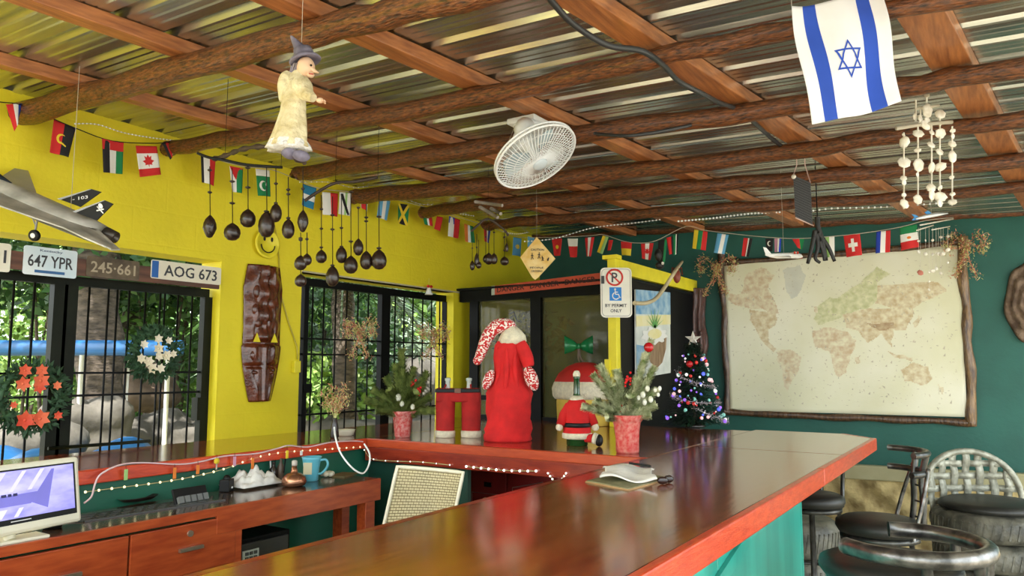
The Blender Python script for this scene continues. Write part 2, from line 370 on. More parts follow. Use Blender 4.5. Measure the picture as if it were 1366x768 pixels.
# teal front of the bar, in three boards
PE=lambda px,py: pl(px,py,X3,OX-.09)
yE=PE(1068,680).y
ys=[-.5,1.2,PE(957,730).y,yE]
for i in range(3): MB().box2((OX-.115,ys[i]+.0,0),(OX-.09,ys[i+1]-.004,CZ-.05)).build('front_panel',PANEL,bc,bevel=.002)
MB().box2((OX-.6,yE,0),(OX-.09,yE+.025,CZ-.05)).build('end_panel',PANEL,bc)
MB().beam(PE(1026,668)+X3*.008,PE(950,785)+X3*.008,.05,.014,X3).build('brace',PANEL,bc)
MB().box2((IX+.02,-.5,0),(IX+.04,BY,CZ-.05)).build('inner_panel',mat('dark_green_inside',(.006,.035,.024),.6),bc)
# green low walls behind the bar
MB().box2((LXI-.07,-.6,0),(LXI-.04,BY+.048,CZ-.052)).build('wall_counter_left',TEALR,kind='structure')
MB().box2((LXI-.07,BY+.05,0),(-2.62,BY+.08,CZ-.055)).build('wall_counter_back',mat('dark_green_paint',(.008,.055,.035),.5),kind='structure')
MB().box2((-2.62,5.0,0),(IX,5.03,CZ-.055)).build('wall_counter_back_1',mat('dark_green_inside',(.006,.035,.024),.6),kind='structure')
# ---------- gates in the left wall ----------
def gate(idx,ya,yb,z0,z1,posts,bars,rails,lab,top=.05):
    # ya,yb extents; posts list (y,width); bars list of y; rails list of z
    x=WX-.10
    t=thing('iron_gate',lab,'gate',(x,(ya+yb)/2,0),'black iron gates in the yellow wall')
    MB().box2((x-.02,ya,z1-top),(x+.02,yb,z1)).build('top_rail',BLK if idx else DGR,t)
    for y,wd in posts: MB().box2((x-.025,y-wd/2,z0),(x+.025,y+wd/2,z1-top)).build('post',DGR if not idx else BLK,t)
    for y in bars: MB().cyl((x,y,z0),(x,y,z1-top),.0065,n=6).build('bar',BLK,t)
    for z,y0,y1 in rails: MB().box2((x-.008,y0,z-.006),(x+.008,y1,z+.006)).build('rail',BLK,t)
    return t
wy=lambda px,py=480: WL(px,py,-.10).y
wz=lambda px,py: WL(px,py,-.10).z
g1=gate(0,W1a+.02,W1b-.02,.98,1.98,[(wy(73),.07),(wy(87),.07),(wy(279),.13)],[wy(p) for p in(-30,-8,12,40,114,140,152,168,190,210,216,234,253)],
 [(wz(150,497),W1a,wy(275)),(wz(150,526),W1a,wy(275))],'dark green iron gate with thin bars, left of the carved mask, under the number plates')
MB().tube([WL(64,598,-.03),WL(200,588,-.03)],.009,8).build('bolt',DGR,g1)
MB().box2((WX-.13,wy(262),wz(262,560)),(WX-.07,wy(275),wz(262,530))).build('lock',DGR,g1)
g2=gate(1,W2a+.005,W2b-.005,.98,2.13,[(wy(404),.04),(wy(511),.10),(wy(597),.11)],[wy(p) for p in(415,430,446,461,476,490,526,538,550,563,575,586)],
 [(wz(450,453),W2a,W2b),(wz(450,473),W2a,W2b),(wz(450,550),W2a,W2b)],'black iron gate with thin bars, right of the carved mask',.055)
MB().box2((WX-.14,wy(402),wz(402,524)),(WX-.07,wy(413),wz(402,512))).build('lock',BLK,g2)
MB().box2((WX-.07,W2a,LT+.0),(WX+.006,W2b+.15,LT+.012)).build('trim_3',mat('lintel_edge',(.5,.45,.3),.6),kind='structure')
# ================= GARDEN =================
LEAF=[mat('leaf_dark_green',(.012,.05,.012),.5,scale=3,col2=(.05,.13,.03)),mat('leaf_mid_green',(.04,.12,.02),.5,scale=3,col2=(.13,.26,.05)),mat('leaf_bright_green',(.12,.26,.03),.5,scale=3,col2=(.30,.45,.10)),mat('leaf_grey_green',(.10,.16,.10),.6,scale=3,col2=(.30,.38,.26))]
BARK=mat('grey_bark',(.035,.027,.02),.9,scale=10,stretch=(1,1,3),col2=(.13,.10,.075),bump=.8,bs=20)
ROCK=mat('pale_rock',(.06,.055,.045),.9,scale=4,col2=(.17,.155,.13),bump=.9,bs=9)
def foliage(c,r,n,ls,seed,mb=None,droop=.3):
    n=int(n*1.9); ls*=.70
    rd=random.Random(seed); mb=mb or MB(); c=V(c)
    for i in range(n):
        while 1:
            p=V((rd.uniform(-1,1),rd.uniform(-1,1),rd.uniform(-1,1)))
            if .25<p.length<1: break
        p=V((p.x*r[0],p.y*r[1],p.z*r[2]))+c
        d=V((rd.gauss(0,1),rd.gauss(0,1),rd.gauss(-droop,.6))).normalized(); s=d.cross(V((rd.gauss(0,1),rd.gauss(0,1),rd.gauss(0,1)))).normalized()
        l=ls*rd.uniform(.6,1.4); wd=l*.32
        mb.add([p,p+d*l*.5+s*wd,p+d*l,p+d*l*.5-s*wd],[(0,1,2,3)])
    return mb
def groundz(x,y):
    u=(-4.28-x)/36; return -.25+1.6*u*u
def bush(px,py,D,r,n,ls,mi,seed,lab,name='shrub',cat='shrub'):
    c=at(px,py,D); z=groundz(c.x,c.y)
    t=thing(name,lab,cat,(c.x,c.y,z),'shrubs and trees in the garden')
    foliage(c,r,n,ls,seed).build('foliage',LEAF[mi],t)
    st=MB()
    for k in range(4):
        a=k*1.6; st.tube([(c.x+.05*math.cos(a),c.y+.05*math.sin(a),z-.05),(c.x+.2*r[0]*math.cos(a),c.y+.2*r[1]*math.sin(a),c.z)],[.03,.012],6)
    st.build('stem',BARK,t); return t
# big rough tree trunk behind the first gate, with a low canopy
def trunk(px0,py0,px1,py1,D,r0,r1,lab,fo=None,mi=0,seed=1,top=4.5,palm=0):
    b=at(px0,py0,D); z=groundz(b.x,b.y); b.z=z-.05; t1=at(px1,py1,D); d=(t1-b); T_=b+d*((top-b.z)/d.z)
    t=thing('garden_tree',lab,'tree',(b.x,b.y,z),'shrubs and trees in the garden')
    pts=curve([b,b.lerp(T_,.3)+V((.04,.05,0)),b.lerp(T_,.65),T_],6); k=len(pts)
    MB().tube(pts,[r0+(r1-r0)*i/k+.12*r0*math.sin(i*2.1)+(.5*r0*(1-i/3) if i<3 else 0) for i in range(k)],12).build('trunk',BARK,t)
    if fo: foliage(T_+V(fo[3]),fo[:3],fo[4],fo[5],seed).build('foliage',LEAF[mi],t)
    return t,T_
trunk(133,560,128,400,7.2,.22,.2,'thick rough trunk behind the blue rail, left garden gate',(2.2,3.0,1.0,(.2,0,.4),5200,.19),0,3,3.6)
trunk(160,540,172,420,9.5,.10,.08,'slim dark trunk just right of the thick trunk, left garden gate',(2,2.4,1.0,(0,.5,.2),3000,.22),1,5,4.2)
trunk(455,560,458,400,7.6,.13,.10,'grey palm trunk seen through the gate right of the carved mask',None,0,7,3.1)
trunk(548,540,527,380,12,.12,.09,'thin grey trunk through the right leaf of the second gate',(2.4,2.4,1.1,(0,.3,.2),3000,.25),2,11,4.6)
# palm fronds
pb=at(458,390,7.6); ft=thing('palm_fronds','spiky palm fronds at the top of the second gate','palm',pb,'shrubs and trees in the garden')
rd=random.Random(4)
for k in range(16):
    a=k/16*2*PI; e=rd.uniform(-.1,.7); L=rd.uniform(1.0,1.5); d=V((math.cos(a),math.sin(a),0)); mb=MB(); sp=[]
    for i in range(9):
        s=i/8; sp.append(pb+V((0,0,.15))+d*L*s*math.cos(e*(1-s))+V((0,0,L*(e*s-.9*s*s))))
    mb.tube(sp,.010,4)
    for i in range(1,9):
        for sgn in(-1,1):
            for q in(0,.33,.66):
                p=sp[i-1].lerp(sp[i],q); sd=d.cross(Z3)*sgn; t=p+sd*.32*(1-.5*i/9)+d*.16+V((0,0,-.12)); w_=d*.016
                mb.add([p-w_,p+w_,t],[(0,1,2)])
    mb.build('frond',LEAF[1 if k%2 else 3],ft)
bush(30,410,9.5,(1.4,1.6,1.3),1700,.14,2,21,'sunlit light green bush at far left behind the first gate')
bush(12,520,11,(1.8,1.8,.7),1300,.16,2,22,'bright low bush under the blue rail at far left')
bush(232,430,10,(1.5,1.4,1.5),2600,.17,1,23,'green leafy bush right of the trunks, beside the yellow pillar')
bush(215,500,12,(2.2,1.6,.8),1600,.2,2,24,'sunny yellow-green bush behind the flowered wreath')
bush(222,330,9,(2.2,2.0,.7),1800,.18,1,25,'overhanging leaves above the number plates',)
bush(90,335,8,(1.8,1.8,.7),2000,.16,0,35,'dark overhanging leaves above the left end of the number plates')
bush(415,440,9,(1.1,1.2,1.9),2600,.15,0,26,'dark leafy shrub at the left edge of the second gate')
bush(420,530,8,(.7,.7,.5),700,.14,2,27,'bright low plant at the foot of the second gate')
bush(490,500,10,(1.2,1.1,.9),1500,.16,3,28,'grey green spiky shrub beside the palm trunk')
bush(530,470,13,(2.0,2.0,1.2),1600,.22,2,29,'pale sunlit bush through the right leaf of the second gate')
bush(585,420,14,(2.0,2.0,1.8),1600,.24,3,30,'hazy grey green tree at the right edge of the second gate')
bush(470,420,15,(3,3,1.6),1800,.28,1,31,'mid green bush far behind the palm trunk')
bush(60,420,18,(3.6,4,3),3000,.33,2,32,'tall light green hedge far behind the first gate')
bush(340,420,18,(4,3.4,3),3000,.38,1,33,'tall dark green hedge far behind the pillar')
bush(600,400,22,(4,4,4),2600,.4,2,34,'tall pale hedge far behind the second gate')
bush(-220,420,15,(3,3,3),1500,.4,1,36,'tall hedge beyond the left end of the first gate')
# blue rail
a=at(-250,464,6.2); b=at(243,464,6.6)
bl=thing('blue_rail','thick blue painted pipe rail crossing behind the first gate','rail',(a+b)/2)
BLUE=mat('blue_paint',(.015,.10,.26),.4,var=.15,scale=2)
MB().tube([a,b],[.068,.068],14).build('pipe',BLUE,bl)
for px in(-100,110,225):
    p=at(px,464,6.4); q=V((p.x,p.y,groundz(p.x,p.y))); MB().tube([q,q+V((0,0,p.z-q.z-.06))],.02,8).build('upright',WHT,bl)
p=at(172,480,7.3); q=at(165,590,7.3); MB().tube([q,p],.012,8).build('white_pole',WHT,label='slim white pole leaning beside the thick trunk',cat='pole')
def rock(px,py,D,r,seed,lab,m=None):
    c=at(px,py,D); rd=random.Random(seed); ph=[rd.uniform(0,6) for _ in range(6)]
    def fn(p):
        n=V(p).normalized(); k=1+.16*math.sin(3*n.x+ph[0])+.12*math.sin(5*n.y+ph[1])+.10*math.sin(6*n.z+ph[2])+.05*math.sin(13*n.x+9*n.y+ph[3]); return V(p)*k
    MB().sph(c,r,22,16,fn=fn).build('boulder',m or ROCK,label=lab,cat='rock',group='boulders behind the gates')
rock(112,578,6.6,(.30,.36,.30),1,'smooth grey boulder at the foot of the thick trunk')
rock(40,600,6.0,(.35,.34,.26),2,'white pitted boulder behind the computer screen')
rock(5,612,5.8,(.22,.25,.22),3,'pale boulder at the left frame edge above the computer screen')
rock(218,580,7.6,(.38,.5,.2),4,'low rubble mound right of the trunks behind the first gate')
rock(262,585,7.2,(.22,.25,.16),5,'small pale boulder beside the yellow pillar')
rock(185,520,8.2,(.35,.4,.3),6,'brown boulder between the trunks and the flowered wreath',mat('brown_rock',(.09,.06,.04),.9,scale=4,col2=(.28,.2,.14),bump=.8,bs=9))
rock(590,520,9.5,(.6,.6,.45),7,'large grey boulder at the right edge of the second gate')
rock(470,572,8,(.7,.6,.16),8,'flat pale rubble behind the plant pot in the second gate')
rock(550,570,8.5,(.8,.6,.18),9,'low light grey stones behind the small fir in the second gate')
mb=MB(); c=at(103,608,5.6)
mb.grid(lambda u,v:c+V((-.35+.7*v,-.55+1.1*u,.05*math.sin(u*9)+.05*math.cos(v*7+u*4))),14,8); mb.build('blue_tarp',BLUE,label='crumpled blue tarpaulin at the foot of the grey boulder',cat='tarpaulin',solid=.01)
# ================= LEFT WALL ITEMS =================
# brown board with number plates
brd=thing('plate_board','dark brown board across the first gate opening behind the plates','board',WL(150,360,.02),)
p0=WL(-60,345,.0);z=2.02
MB().box2((WX+.002,-.4,1.975),(WX+.022,2.905,2.065)).build('plank',mat('brown_board',(.07,.025,.012),.5,scale=6,stretch=(6,.6,6),col2=(.16,.06,.03)),brd)
PLM=mat('cream_plate',(.80,.76,.60),.35,var=.03); INK=flat((.03,.03,.035),'plate_ink',.4)
def plate(y0,y1,z0,z1,m,lab,bord=None):
    x=WX+.024; t=thing('number_plate',lab,'number plate',(x,(y0+y1)/2,z0),'number plates on the brown board')
    r=.012; pts=[]
    for cy,cz,a0 in((y1-r,z1-r,0),(y0+r,z1-r,1),(y0+r,z0+r,2),(y1-r,z0+r,3)):
        for k in range(4):
            a=(a0+k/3)*PI/2; pts.append((x,cy+r*math.cos(a),cz+r*math.sin(a)))
    MB().poly(pts,(.002,0,0)).build('plate',m,t); return t
def pq(px0,px1,py): return WL(px0,py,.025).y,WL(px1,py,.025).y
ym=lambda a,b:(a+b)/2
# 1
y0,y1=pq(-62,14,345); t=plate(y0,y1,1.955,2.095,PLM,'cream number plate cut by the left frame edge')
text('01',(WX+.027,y1-.055,2.03),Y3,Z3,.07,.065,INK,t)
# 2
y0,y1=pq(31,103,345); t=plate(y0,y1,1.955,2.1,mat('pale_blue_plate',(.55,.72,.80),.35,scale=3,col2=(.8,.84,.82)),'white and pale blue number plate reading 647 YPR')
text('647 YPR',(WX+.027,ym(y0,y1),2.028),Y3,Z3,(y1-y0)*.84,.062,INK,t)
text('Kentucky',(WX+.027,ym(y0,y1),2.081),Y3,Z3,(y1-y0)*.42,.016,flat((.1,.15,.25),'faded_blue_ink'),t)
MB().box2((WX+.026,ym(y0,y1)-.075,1.968),(WX+.0275,ym(y0,y1)+.07,1.982)).build('blue_band',flat((.03,.12,.3),'plate_blue'),t)
# 3
y0,y1=pq(115,186,357); t=plate(y0,y1,1.975,2.085,mat('worn_brown_plate',(.07,.05,.03),.6,scale=14,col2=(.16,.12,.07)),'worn dark brown number plate reading 245 661')
text('245·661',(WX+.027,ym(y0,y1),2.03),Y3,Z3,(y1-y0)*.84,.06,flat((.45,.38,.26),'worn_tan_paint'),t)
# 4
y0,y1=pq(201,295,362); t=plate(y0,y1,2.0,2.108,PLM,'cream number plate with blue end band reading AOG 673')
text('AOG 673',(WX+.027,ym(y0,y1)+.025,2.054),Y3,Z3,(y1-y0)*.76,.066,INK,t)
MB().box2((WX+.026,y0+.006,2.006),(WX+.0275,y0+.046,2.102)).build('blue_band',flat((.02,.13,.45),'plate_blue_bright'),t)
# carved mask on the pillar
def carve(u): # half width profile 0..1 top->bottom
    return .82+.18*min(1,u*6) if u<.17 else (1-.06*math.sin((u-.17)*5) if u<.6 else 1-.45*((u-.6)/.4)**1.5)
MASK=mat('glossy_carved_wood',(.055,.010,.004),.2,scale=18,col2=(.15,.035,.011),coat=.6,bump=.25,bs=60)
mt=thing('carved_mask','tall glossy brown carved wooden mask on the yellow pillar','wall carving',WL(348,535,.01))
a=WL(348,354,.01); b=WL(348,535,.01); hw=(WL(375,445,.01).y-WL(323,445,.01).y)/2; cy=WL(349,445,.01).y; za,zb=a.z,b.z
def mf(u,v):
    s=1-v; h=hw*carve(s); y=(u-.5)*2; e=1-abs(y)**4
    x=.035*e
    x+=.010*math.sin(s*38)*math.cos(y*3) if s<.55 else 0
    x+=.016*max(0,1-abs(y)*9) + .010*max(0,1-abs(abs(y)-.5)*7)*math.sin(s*22)
    if .56<s<.60: x-=.015
    if .73<s<.76: x-=.018*(abs(y)>.12)
    return V((WX+.012+max(x,0)*e,cy+y*h,zb+(za-zb)*v))
MB().grid(mf,36,80).build('mask',MASK,mt,solid=.006)
def loz(name,y,s,w_,h_,m,d=.045,mb=None):
    z=zb+(za-zb)*(1-s); (mb or MB()).sph((WX+d,cy+y*hw,z),(.012,w_,h_),10,8).build(name,m,mt)
for sy in(-.45,.4):
    loz('eye',sy,.79,.022,.012,MASK); loz('cheek',sy*1.1,.665,.03,.035,MASK,.04)
for i,(y_,s_,w_,h_) in enumerate([(-.45,.2,.03,.045),(.35,.2,.03,.05),(-.5,.33,.028,.04),(.4,.34,.03,.04),(-.35,.43,.03,.03),(.2,.42,.022,.05),(0,.27,.012,.12),(-.15,.37,.025,.02)]): loz('carved_figure',y_,s_,w_,h_,MASK,.04)
for sy in(-.45,.45):
    z=zb+(za-zb)*(1-.535); MB().poly([(WX+.052,cy+sy*hw-.028,z-.03),(WX+.052,cy+sy*hw+.028,z-.03),(WX+.052,cy+sy*hw,z+.03)],(.002,0,0)).build('eyehole',YEL,mt,label='opening showing the yellow wall')
loz('mouth',0,.955,.02,.006,mat('pale_teeth',(.6,.45,.35),.5),.03)
# smiley plaque, cable, junction box
sp=WL(356,325,.02); sm=thing('smiley_plaque','round yellow smiling face plaque on the wall behind the gourds','plaque',sp)
R90=Matrix.Rotation(PI/2,3,'Y')
MB().lathe([(.095,0),(.1,.006),(.098,.012),(.085,.014),(.083,.010)],sp,28,R90).build('disc',YELP,sm)
for sy in(-1,1): MB().sph(sp+V((.014,sy*.03,.03)),(.003,.010,.016),8,6).build('eye',BSTR,sm)
MB().tube([sp+V((.014,.055*math.cos(t),-.01+.05*math.sin(t))) for t in [PI+PI*k/12 for k in range(13)]],.004,6).build('smile',BSTR,sm)
MB().tube([WL(372,345,.008),WL(374,390,.01),WL(385,430,.012),WL(396,462,.01),WL(397,479,.01)],.005,6).tube([WL(372,345,.008),WL(370,320,.01),WL(366,300,.01)],.005,6).build('wall_cable',mat('painted_cable',(.55,.45,.05),.5),label='thin painted cable running down beside the carved mask',cat='cable')
q=WL(395,489,.02); MB().box(q,(.035,.055,.08)).build('switch_box',YELP,label='small yellow switch box left of the second gate',cat='switch box',bevel=.004)
# wreaths on gate one
def wreath(px,py,rpx,m,fl,lab,red):
    c=WL(px,py,-.03); R=rpx*HN.dot(c)/1000*1.06; t=thing('wreath',lab,'wreath',c,'wreaths on the first gate'); rd=random.Random(px)
    mb=MB(); mb.tube([c+V((0,R*.82*math.cos(k*PI/12),R*.82*math.sin(k*PI/12))) for k in range(24)],.012,6,True)
    for i in range(620):
        a=rd.uniform(0,2*PI); rr=R*rd.uniform(.60,1.0); p=c+V((rd.uniform(-.03,.03),rr*math.cos(a),rr*math.sin(a)))
        d=V((rd.gauss(0,.5),math.cos(a)+rd.gauss(0,.9),math.sin(a)+rd.gauss(0,.9))).normalized(); s=d.cross(V((1,rd.gauss(0,.5),rd.gauss(0,.5)))).normalized()*.008
        mb.add([p,p+d*.02+s,p+d*.045,p+d*.02-s],[(0,1,2,3)])
    mb.build('greenery',m,t)
    for (fx,fy,fs) in fl:
        p=WL(fx,fy,.01); k=MB(); n=6
        for j in range(n):
            a=j*2*PI/n+fx; d=V((.25,math.cos(a),math.sin(a)))*fs; s=V((0,-math.sin(a),math.cos(a)))*fs*.35
            k.add([p,p+d*.5+s,p+d,p+d*.5-s],[(0,1,2,3)])
        k.sph(p,fs*.2,8,5); k.build('flower',red,t)
WG=mat('wreath_green',(.008,.035,.012),.7,scale=20,col2=(.03,.09,.03))
wreath(42,530,42,WG,[(33,494,.035),(55,494,.035),(30,512,.04),(54,508,.045),(52,516,.035),(76,514,.025),(33,560,.05),(53,558,.05),(77,554,.025),(18,540,.02)],'dark green wreath with red flowers on the first gate',mat('red_petals',(.7,.05,.02),.6,col2=(.8,.2,.08)))
wreath(206,471,32,WG,[(192,459,.028),(211,452,.03),(225,454,.025),(188,478,.03),(198,482,.035),(203,491,.035),(214,491,.03),(222,474,.035),(231,472,.025),(211,465,.035),(212,475,.03)],'round wreath with cream and gold flowers on the first gate',mat('cream_petals',(.75,.65,.4),.6,col2=(.85,.8,.65)))
# tinsel bows
TIN=mat('tinsel_red_gold',(.60,.03,.03),.4,.15,scale=90,col2=(.75,.6,.35))
TIG=mat('tinsel_gold',(.50,.50,.08),.4,.15,scale=90,col2=(.8,.72,.4))
def tuft(mb,pts,rad,n,rd,ls=.012,mi=None):
    cl=curve(pts,6)
    for i in range(n):
        p=cl[rd.randrange(len(cl))]+V((rd.gauss(0,1),rd.gauss(0,1),rd.gauss(0,1)))*rad*.5
        d=V((rd.gauss(0,1),rd.gauss(0,1),rd.gauss(0,1))).normalized()*ls; s=d.cross(V((rd.gauss(0,1),rd.gauss(0,1),1))).normalized()*ls*.3
        mb.add([p-d,p+s,p+d,p-s],[(0,1,2,3)],rd.randrange(2) if mi is None else mi)
def bow(fn,px,py,w_,h_,lab,seed,grp='tinsel bows'):
    rd=random.Random(seed); c=fn(px,py); t=thing('tinsel_bow',lab,'bow',c,grp)
    P=lambda dx,dy: fn(px+dx*w_/2,py+dy*h_/2)
    for pts in ([(0,-.3),(-.6,-.75),(-1,-.5),(-.85,-.1),(-.75,-.35)],[(0,-.3),(.6,-.8),(1,-.55),(.85,-.1),(.75,-.35)]):
        m=MB(); tuft(m,[P(*q) for q in pts],.045,230,rd,.014); m.tube([P(*q) for q in pts],.004,5); m.build('loop',[TIN,TIG],t)
    for pts in ([(0,-.3),(-.2,.3),(-.65,1)],[(0,-.3),(.15,.35),(.55,1)]):
        m=MB(); tuft(m,[P(*q) for q in pts],.036,190,rd,.013); m.tube([P(*q) for q in pts],.004,5); m.build('tail',[TIN,TIG],t)
    m=MB(); tuft(m,[P(-.12,-.35),P(.12,-.2)],.05,90,rd,.014); m.build('knot',[TIN,TIG],t,kind='stuff')
gl=lambda x,y: WL(x,y,-.03)
bow(gl,480,449,36,52,'red and gold tinsel bow on the left leaf of the second gate',1)
bow(gl,579,453,34,46,'red and gold tinsel bow on the right leaf of the second gate',2)
bow(lambda x,y:FW(x,y,.14),956,365,48,54,'gold tinsel bow at the top left corner of the map',3)
bow(lambda x,y:FW(x,y,.16),1289,337,52,62,'red and gold tinsel bow at the top right corner of the map',4)
p=WL(572,385,.03); be=thing('bell_ornament','small white bell with red bow hanging above the second gate','ornament',p)
MB().lathe([(.004,.03),(.015,.025),(.022,0),(.034,-.03),(.03,-.03)],p+V((0,0,-.02)),12).build('bell',WHT,be)
MB().sph(p+V((.01,-.02,.02)),(.006,.02,.012),8,6).sph(p+V((.01,.02,.02)),(.006,.02,.012),8,6).build('bow',RED,be)
MB().cyl(p+V((0,0,.02)),p+V((0,0,.09)),.001,n=4).build('thread',STRING,be)
# model jet hanging near the wall
JG=mat('jet_grey_camouflage',(.24,.24,.20),.45,scale=9,col2=(.56,.54,.48),det=6); JL=mat('jet_light_grey',(.36,.36,.34),.45,var=.1)
jc=at(60,276,3.25); jt=thing('model_jet','grey model fighter jet with black skull tails hanging at upper left','model aircraft',jc)
ju=(RZ@V((.92,-.04,-.37))).normalized(); jv=(RZ@V((.12,-.84,-.28))); jv=(jv-ju*jv.dot(ju)).normalized(); jw=jv.cross(ju).normalized()
if jw.z<0: jw=-jw
def JP(px,py,h=0): return pl(px,py,jw,jw.dot(jc)+h)
def loft(mb,secs,n=14,mi=0):
    vs=[];fs=[]
    for (u,rv,rw,ow) in secs:
        for j in range(n):
            t=2*PI*j/n; vs.append(jc+ju*u+jv*rv*math.cos(t)+jw*(ow+rw*math.sin(t)))
    for i in range(len(secs)-1):
        for j in range(n): fs.append((i*n+j,i*n+(j+1)%n,(i+1)*n+(j+1)%n,(i+1)*n+j))
    fs+= [tuple(reversed(range(n))),tuple((len(secs)-1)*n+j for j in range(n))]
    mb.add(vs,fs,mi,True)
m=MB(); loft(m,[(-.62,.004,.004,-.01),(-.52,.02,.02,0),(-.40,.035,.035,.005),(-.28,.05,.045,.005),(-.1,.085,.044,-.005),(.05,.095,.036,-.005),(.18,.085,.028,0),(.27,.06,.02,0)]); m.build('fuselage',JG,jt)
m=MB(); loft(m,[(-.42,.012,.01,.035),(-.36,.026,.028,.04),(-.27,.026,.026,.042),(-.18,.01,.01,.035)]); m.build('canopy',mat('canopy_glass',(.02,.03,.04),.05),jt)
for sv in(-.05,.05):
    m=MB(); n=14
    vs=[];fs=[]
    for (u,r_) in [(-.12,.028),(.05,.034),(.2,.032),(.28,.030),(.325,.026),(.325,.02),(.27,.018)]:
        for j in range(n): 
            t=2*PI*j/n; vs.append(jc+ju*u+jv*(sv+r_*math.cos(t))+jw*(-.022+r_*math.sin(t)))
    for i in range(6):
        for j in range(n): fs.append((i*n+j,i*n+(j+1)%n,(i+1)*n+(j+1)%n,(i+1)*n+j))
    m.add(vs,fs,0,True); m.build('engine',mat('engine_metal',(.08,.07,.06),.35,.7),jt)
JT=jw*.006
MB().poly([JP(-40,262),JP(10,246),JP(62,270),JP(95,292),JP(135,316),JP(155,333),JP(140,330),JP(112,318),JP(85,305)],JT).build('wing',JG,jt)
MB().poly([JP(-20,250),JP(20,225),JP(37,228),JP(48,258),JP(20,262)],JT).build('wing',JL,jt)
MB().poly([JP(92,298),JP(122,300),JP(160,334),JP(148,334)],JT).build('tailplane',JG,jt)
def tail(pts,mk,off):
    n_=(jv+jw*.12).normalized(); q=[pl(x,y,n_,n_.dot(jc+jv*off)) for x,y in pts]
    f=MB().poly(q,n_*.006).build('tail_fin',mat('black_gloss',(.003,.003,.004),.4,spec=.2),jt)
    return n_,q
n1,q1=tail([(78,265),(122,252),(136,256),(108,276)],0,-.05)
n2,q2=tail([(98,282),(140,267),(152,272),(130,294)],1,.05)
for q in(q1,q2): MB().poly([q[0],q[0].lerp(q[3],.14),q[1].lerp(q[2],.1),q[1]],jv*.009).build('light_edge',JL,jt)
def skull(nn,d,px,py,s):
    p=pl(px,py,nn,d); up=(ju*-.2+jw).normalized(); rt=ju
    m=MB(); f=lambda a,b:p+rt*a*s+up*b*s
    m.poly([f(.5*math.cos(t),.35+.5*math.sin(t)) for t in [k*PI/6 for k in range(12)]],jv*.001)
    for sg in(-1,1): m.poly([f(-.8*sg,-.75),f(-.7*sg,-.95),f(.8*sg,-.1),f(.7*sg,.1)],jv*.0012)
    m.build('skull_marking',WHT,jt)
skull(n2,n2.dot(jc+jv*.058),134,277,.022)
text('- 103',pl(107,264,n1,n1.dot(jc-jv*.041)),ju*1+jw*.55,jw-ju*.3,.075,.014,WHT,jt)
lg=JP(52,288,-.03); wl=JP(46,315,-.12)
wl=at(46,314,HN.dot(jc)-.04); lg=at(50,290,HN.dot(jc)-.02)
MB().tube([lg,wl],.005,6).tube([lg+ju*-.03,lg.lerp(wl,.5)],.003,6).build('landing_leg',JL,jt)
R_=Matrix((ju,jw,jv)).transposed()
MB().lathe([(.006,-.01),(.022,-.01),(.025,-.005),(.025,.005),(.022,.01),(.006,.01)],wl,16,R_).build('wheel',BSTR,jt)
MB().lathe([(.003,-.012),(.011,-.012),(.011,.012),(.003,.012)],wl,12,R_).build('wheel_hub',WHT,jt)
nl=jc-ju*.42-jw*.11
MB().tube([jc-ju*.42,nl],.004,6).build('landing_leg',JL,jt); MB().lathe([(.004,-.006),(.016,-.006),(.016,.006),(.004,.006)],nl,12,R_).build('wheel',BSTR,jt)
for u in(-.3,.12):
    q=jc+ju*u+jw*.03; MB().cyl(q,V((q.x,q.y,rz(q.x)-.004)),.0012,n=4).build('hanging_line',STRING,jt)
# ================= BUNTINGS =================
def bil(q,u,v): # q TL,TR,BR,BL ; v from top
    return (q[0].lerp(q[1],u)).lerp(q[3].lerp(q[2],u),v)
def flag(par,q,des,label,wave=.006):
    """des: list of (orientation, [(colour,fraction)...]) plus emblem outlines"""
    q=[V(p) for p in q]; n=((q[1]-q[0]).cross(q[3]-q[0])).normalized()
    ks=[]; 
    def ki(k):
        if k not in ks: ks.append(k)
        return ks.index(k)
    ori,st=des[0]; tot=sum(f for _,f in st); acc=[];a=0
    for k,f in st: a+=f/tot; acc.append((a,k))
    def mf(u,v):
        t=u if ori=='v' else v
        for a,k in acc:
            if t<a: return ki(k)
        return ki(acc[-1][1])
    ph=random.uniform(0,6)
    P=lambda u,v:bil(q,u,v)+n*wave*math.sin(u*5+ph)*(.3+v)
    m=MB(); m.grid(P,12,12,mf=mf)
    for k,outl in des[1:]:
        for sg in(1,-1):
            m.add([P(u,v)+n*.0012*sg for u,v in outl],[list(range(len(outl)))],ki(k))
    return m.build('flag',[cm(k) for k in ks],par,label=label,solid=.0004)
def star(cx,cy,r,n=5,inn=.4,asp=1.0):
    return [(cx+(r if k%2==0 else r*inn)*math.sin(k*PI/n),cy-(r if k%2==0 else r*inn)*math.cos(k*PI/n)*asp) for k in range(2*n)]
def disc(cx,cy,r,asp=.7): return [(cx+r*math.cos(k*PI/7),cy+r*asp*math.sin(k*PI/7)) for k in range(14)]
def cres(cx,cy,r,asp=.7):
    o=[(cx+r*math.cos(t),cy+r*asp*math.sin(t)) for t in [PI*.35+k*PI*1.3/10 for k in range(11)]]
    i=[(cx+r*.3+r*.78*math.cos(t),cy+r*asp*.78*math.sin(t)) for t in [PI*.35+k*PI*1.3/10 for k in reversed(range(11))]]
    return o+i
LEAFM=[(.5,.28),(.56,.38),(.66,.33),(.63,.46),(.76,.5),(.64,.58),(.66,.64),(.53,.62),(.51,.72),(.48,.62),(.34,.64),(.37,.58),(.24,.5),(.38,.46),(.34,.33),(.44,.38)]
sw=lambda d,hh=.5:d
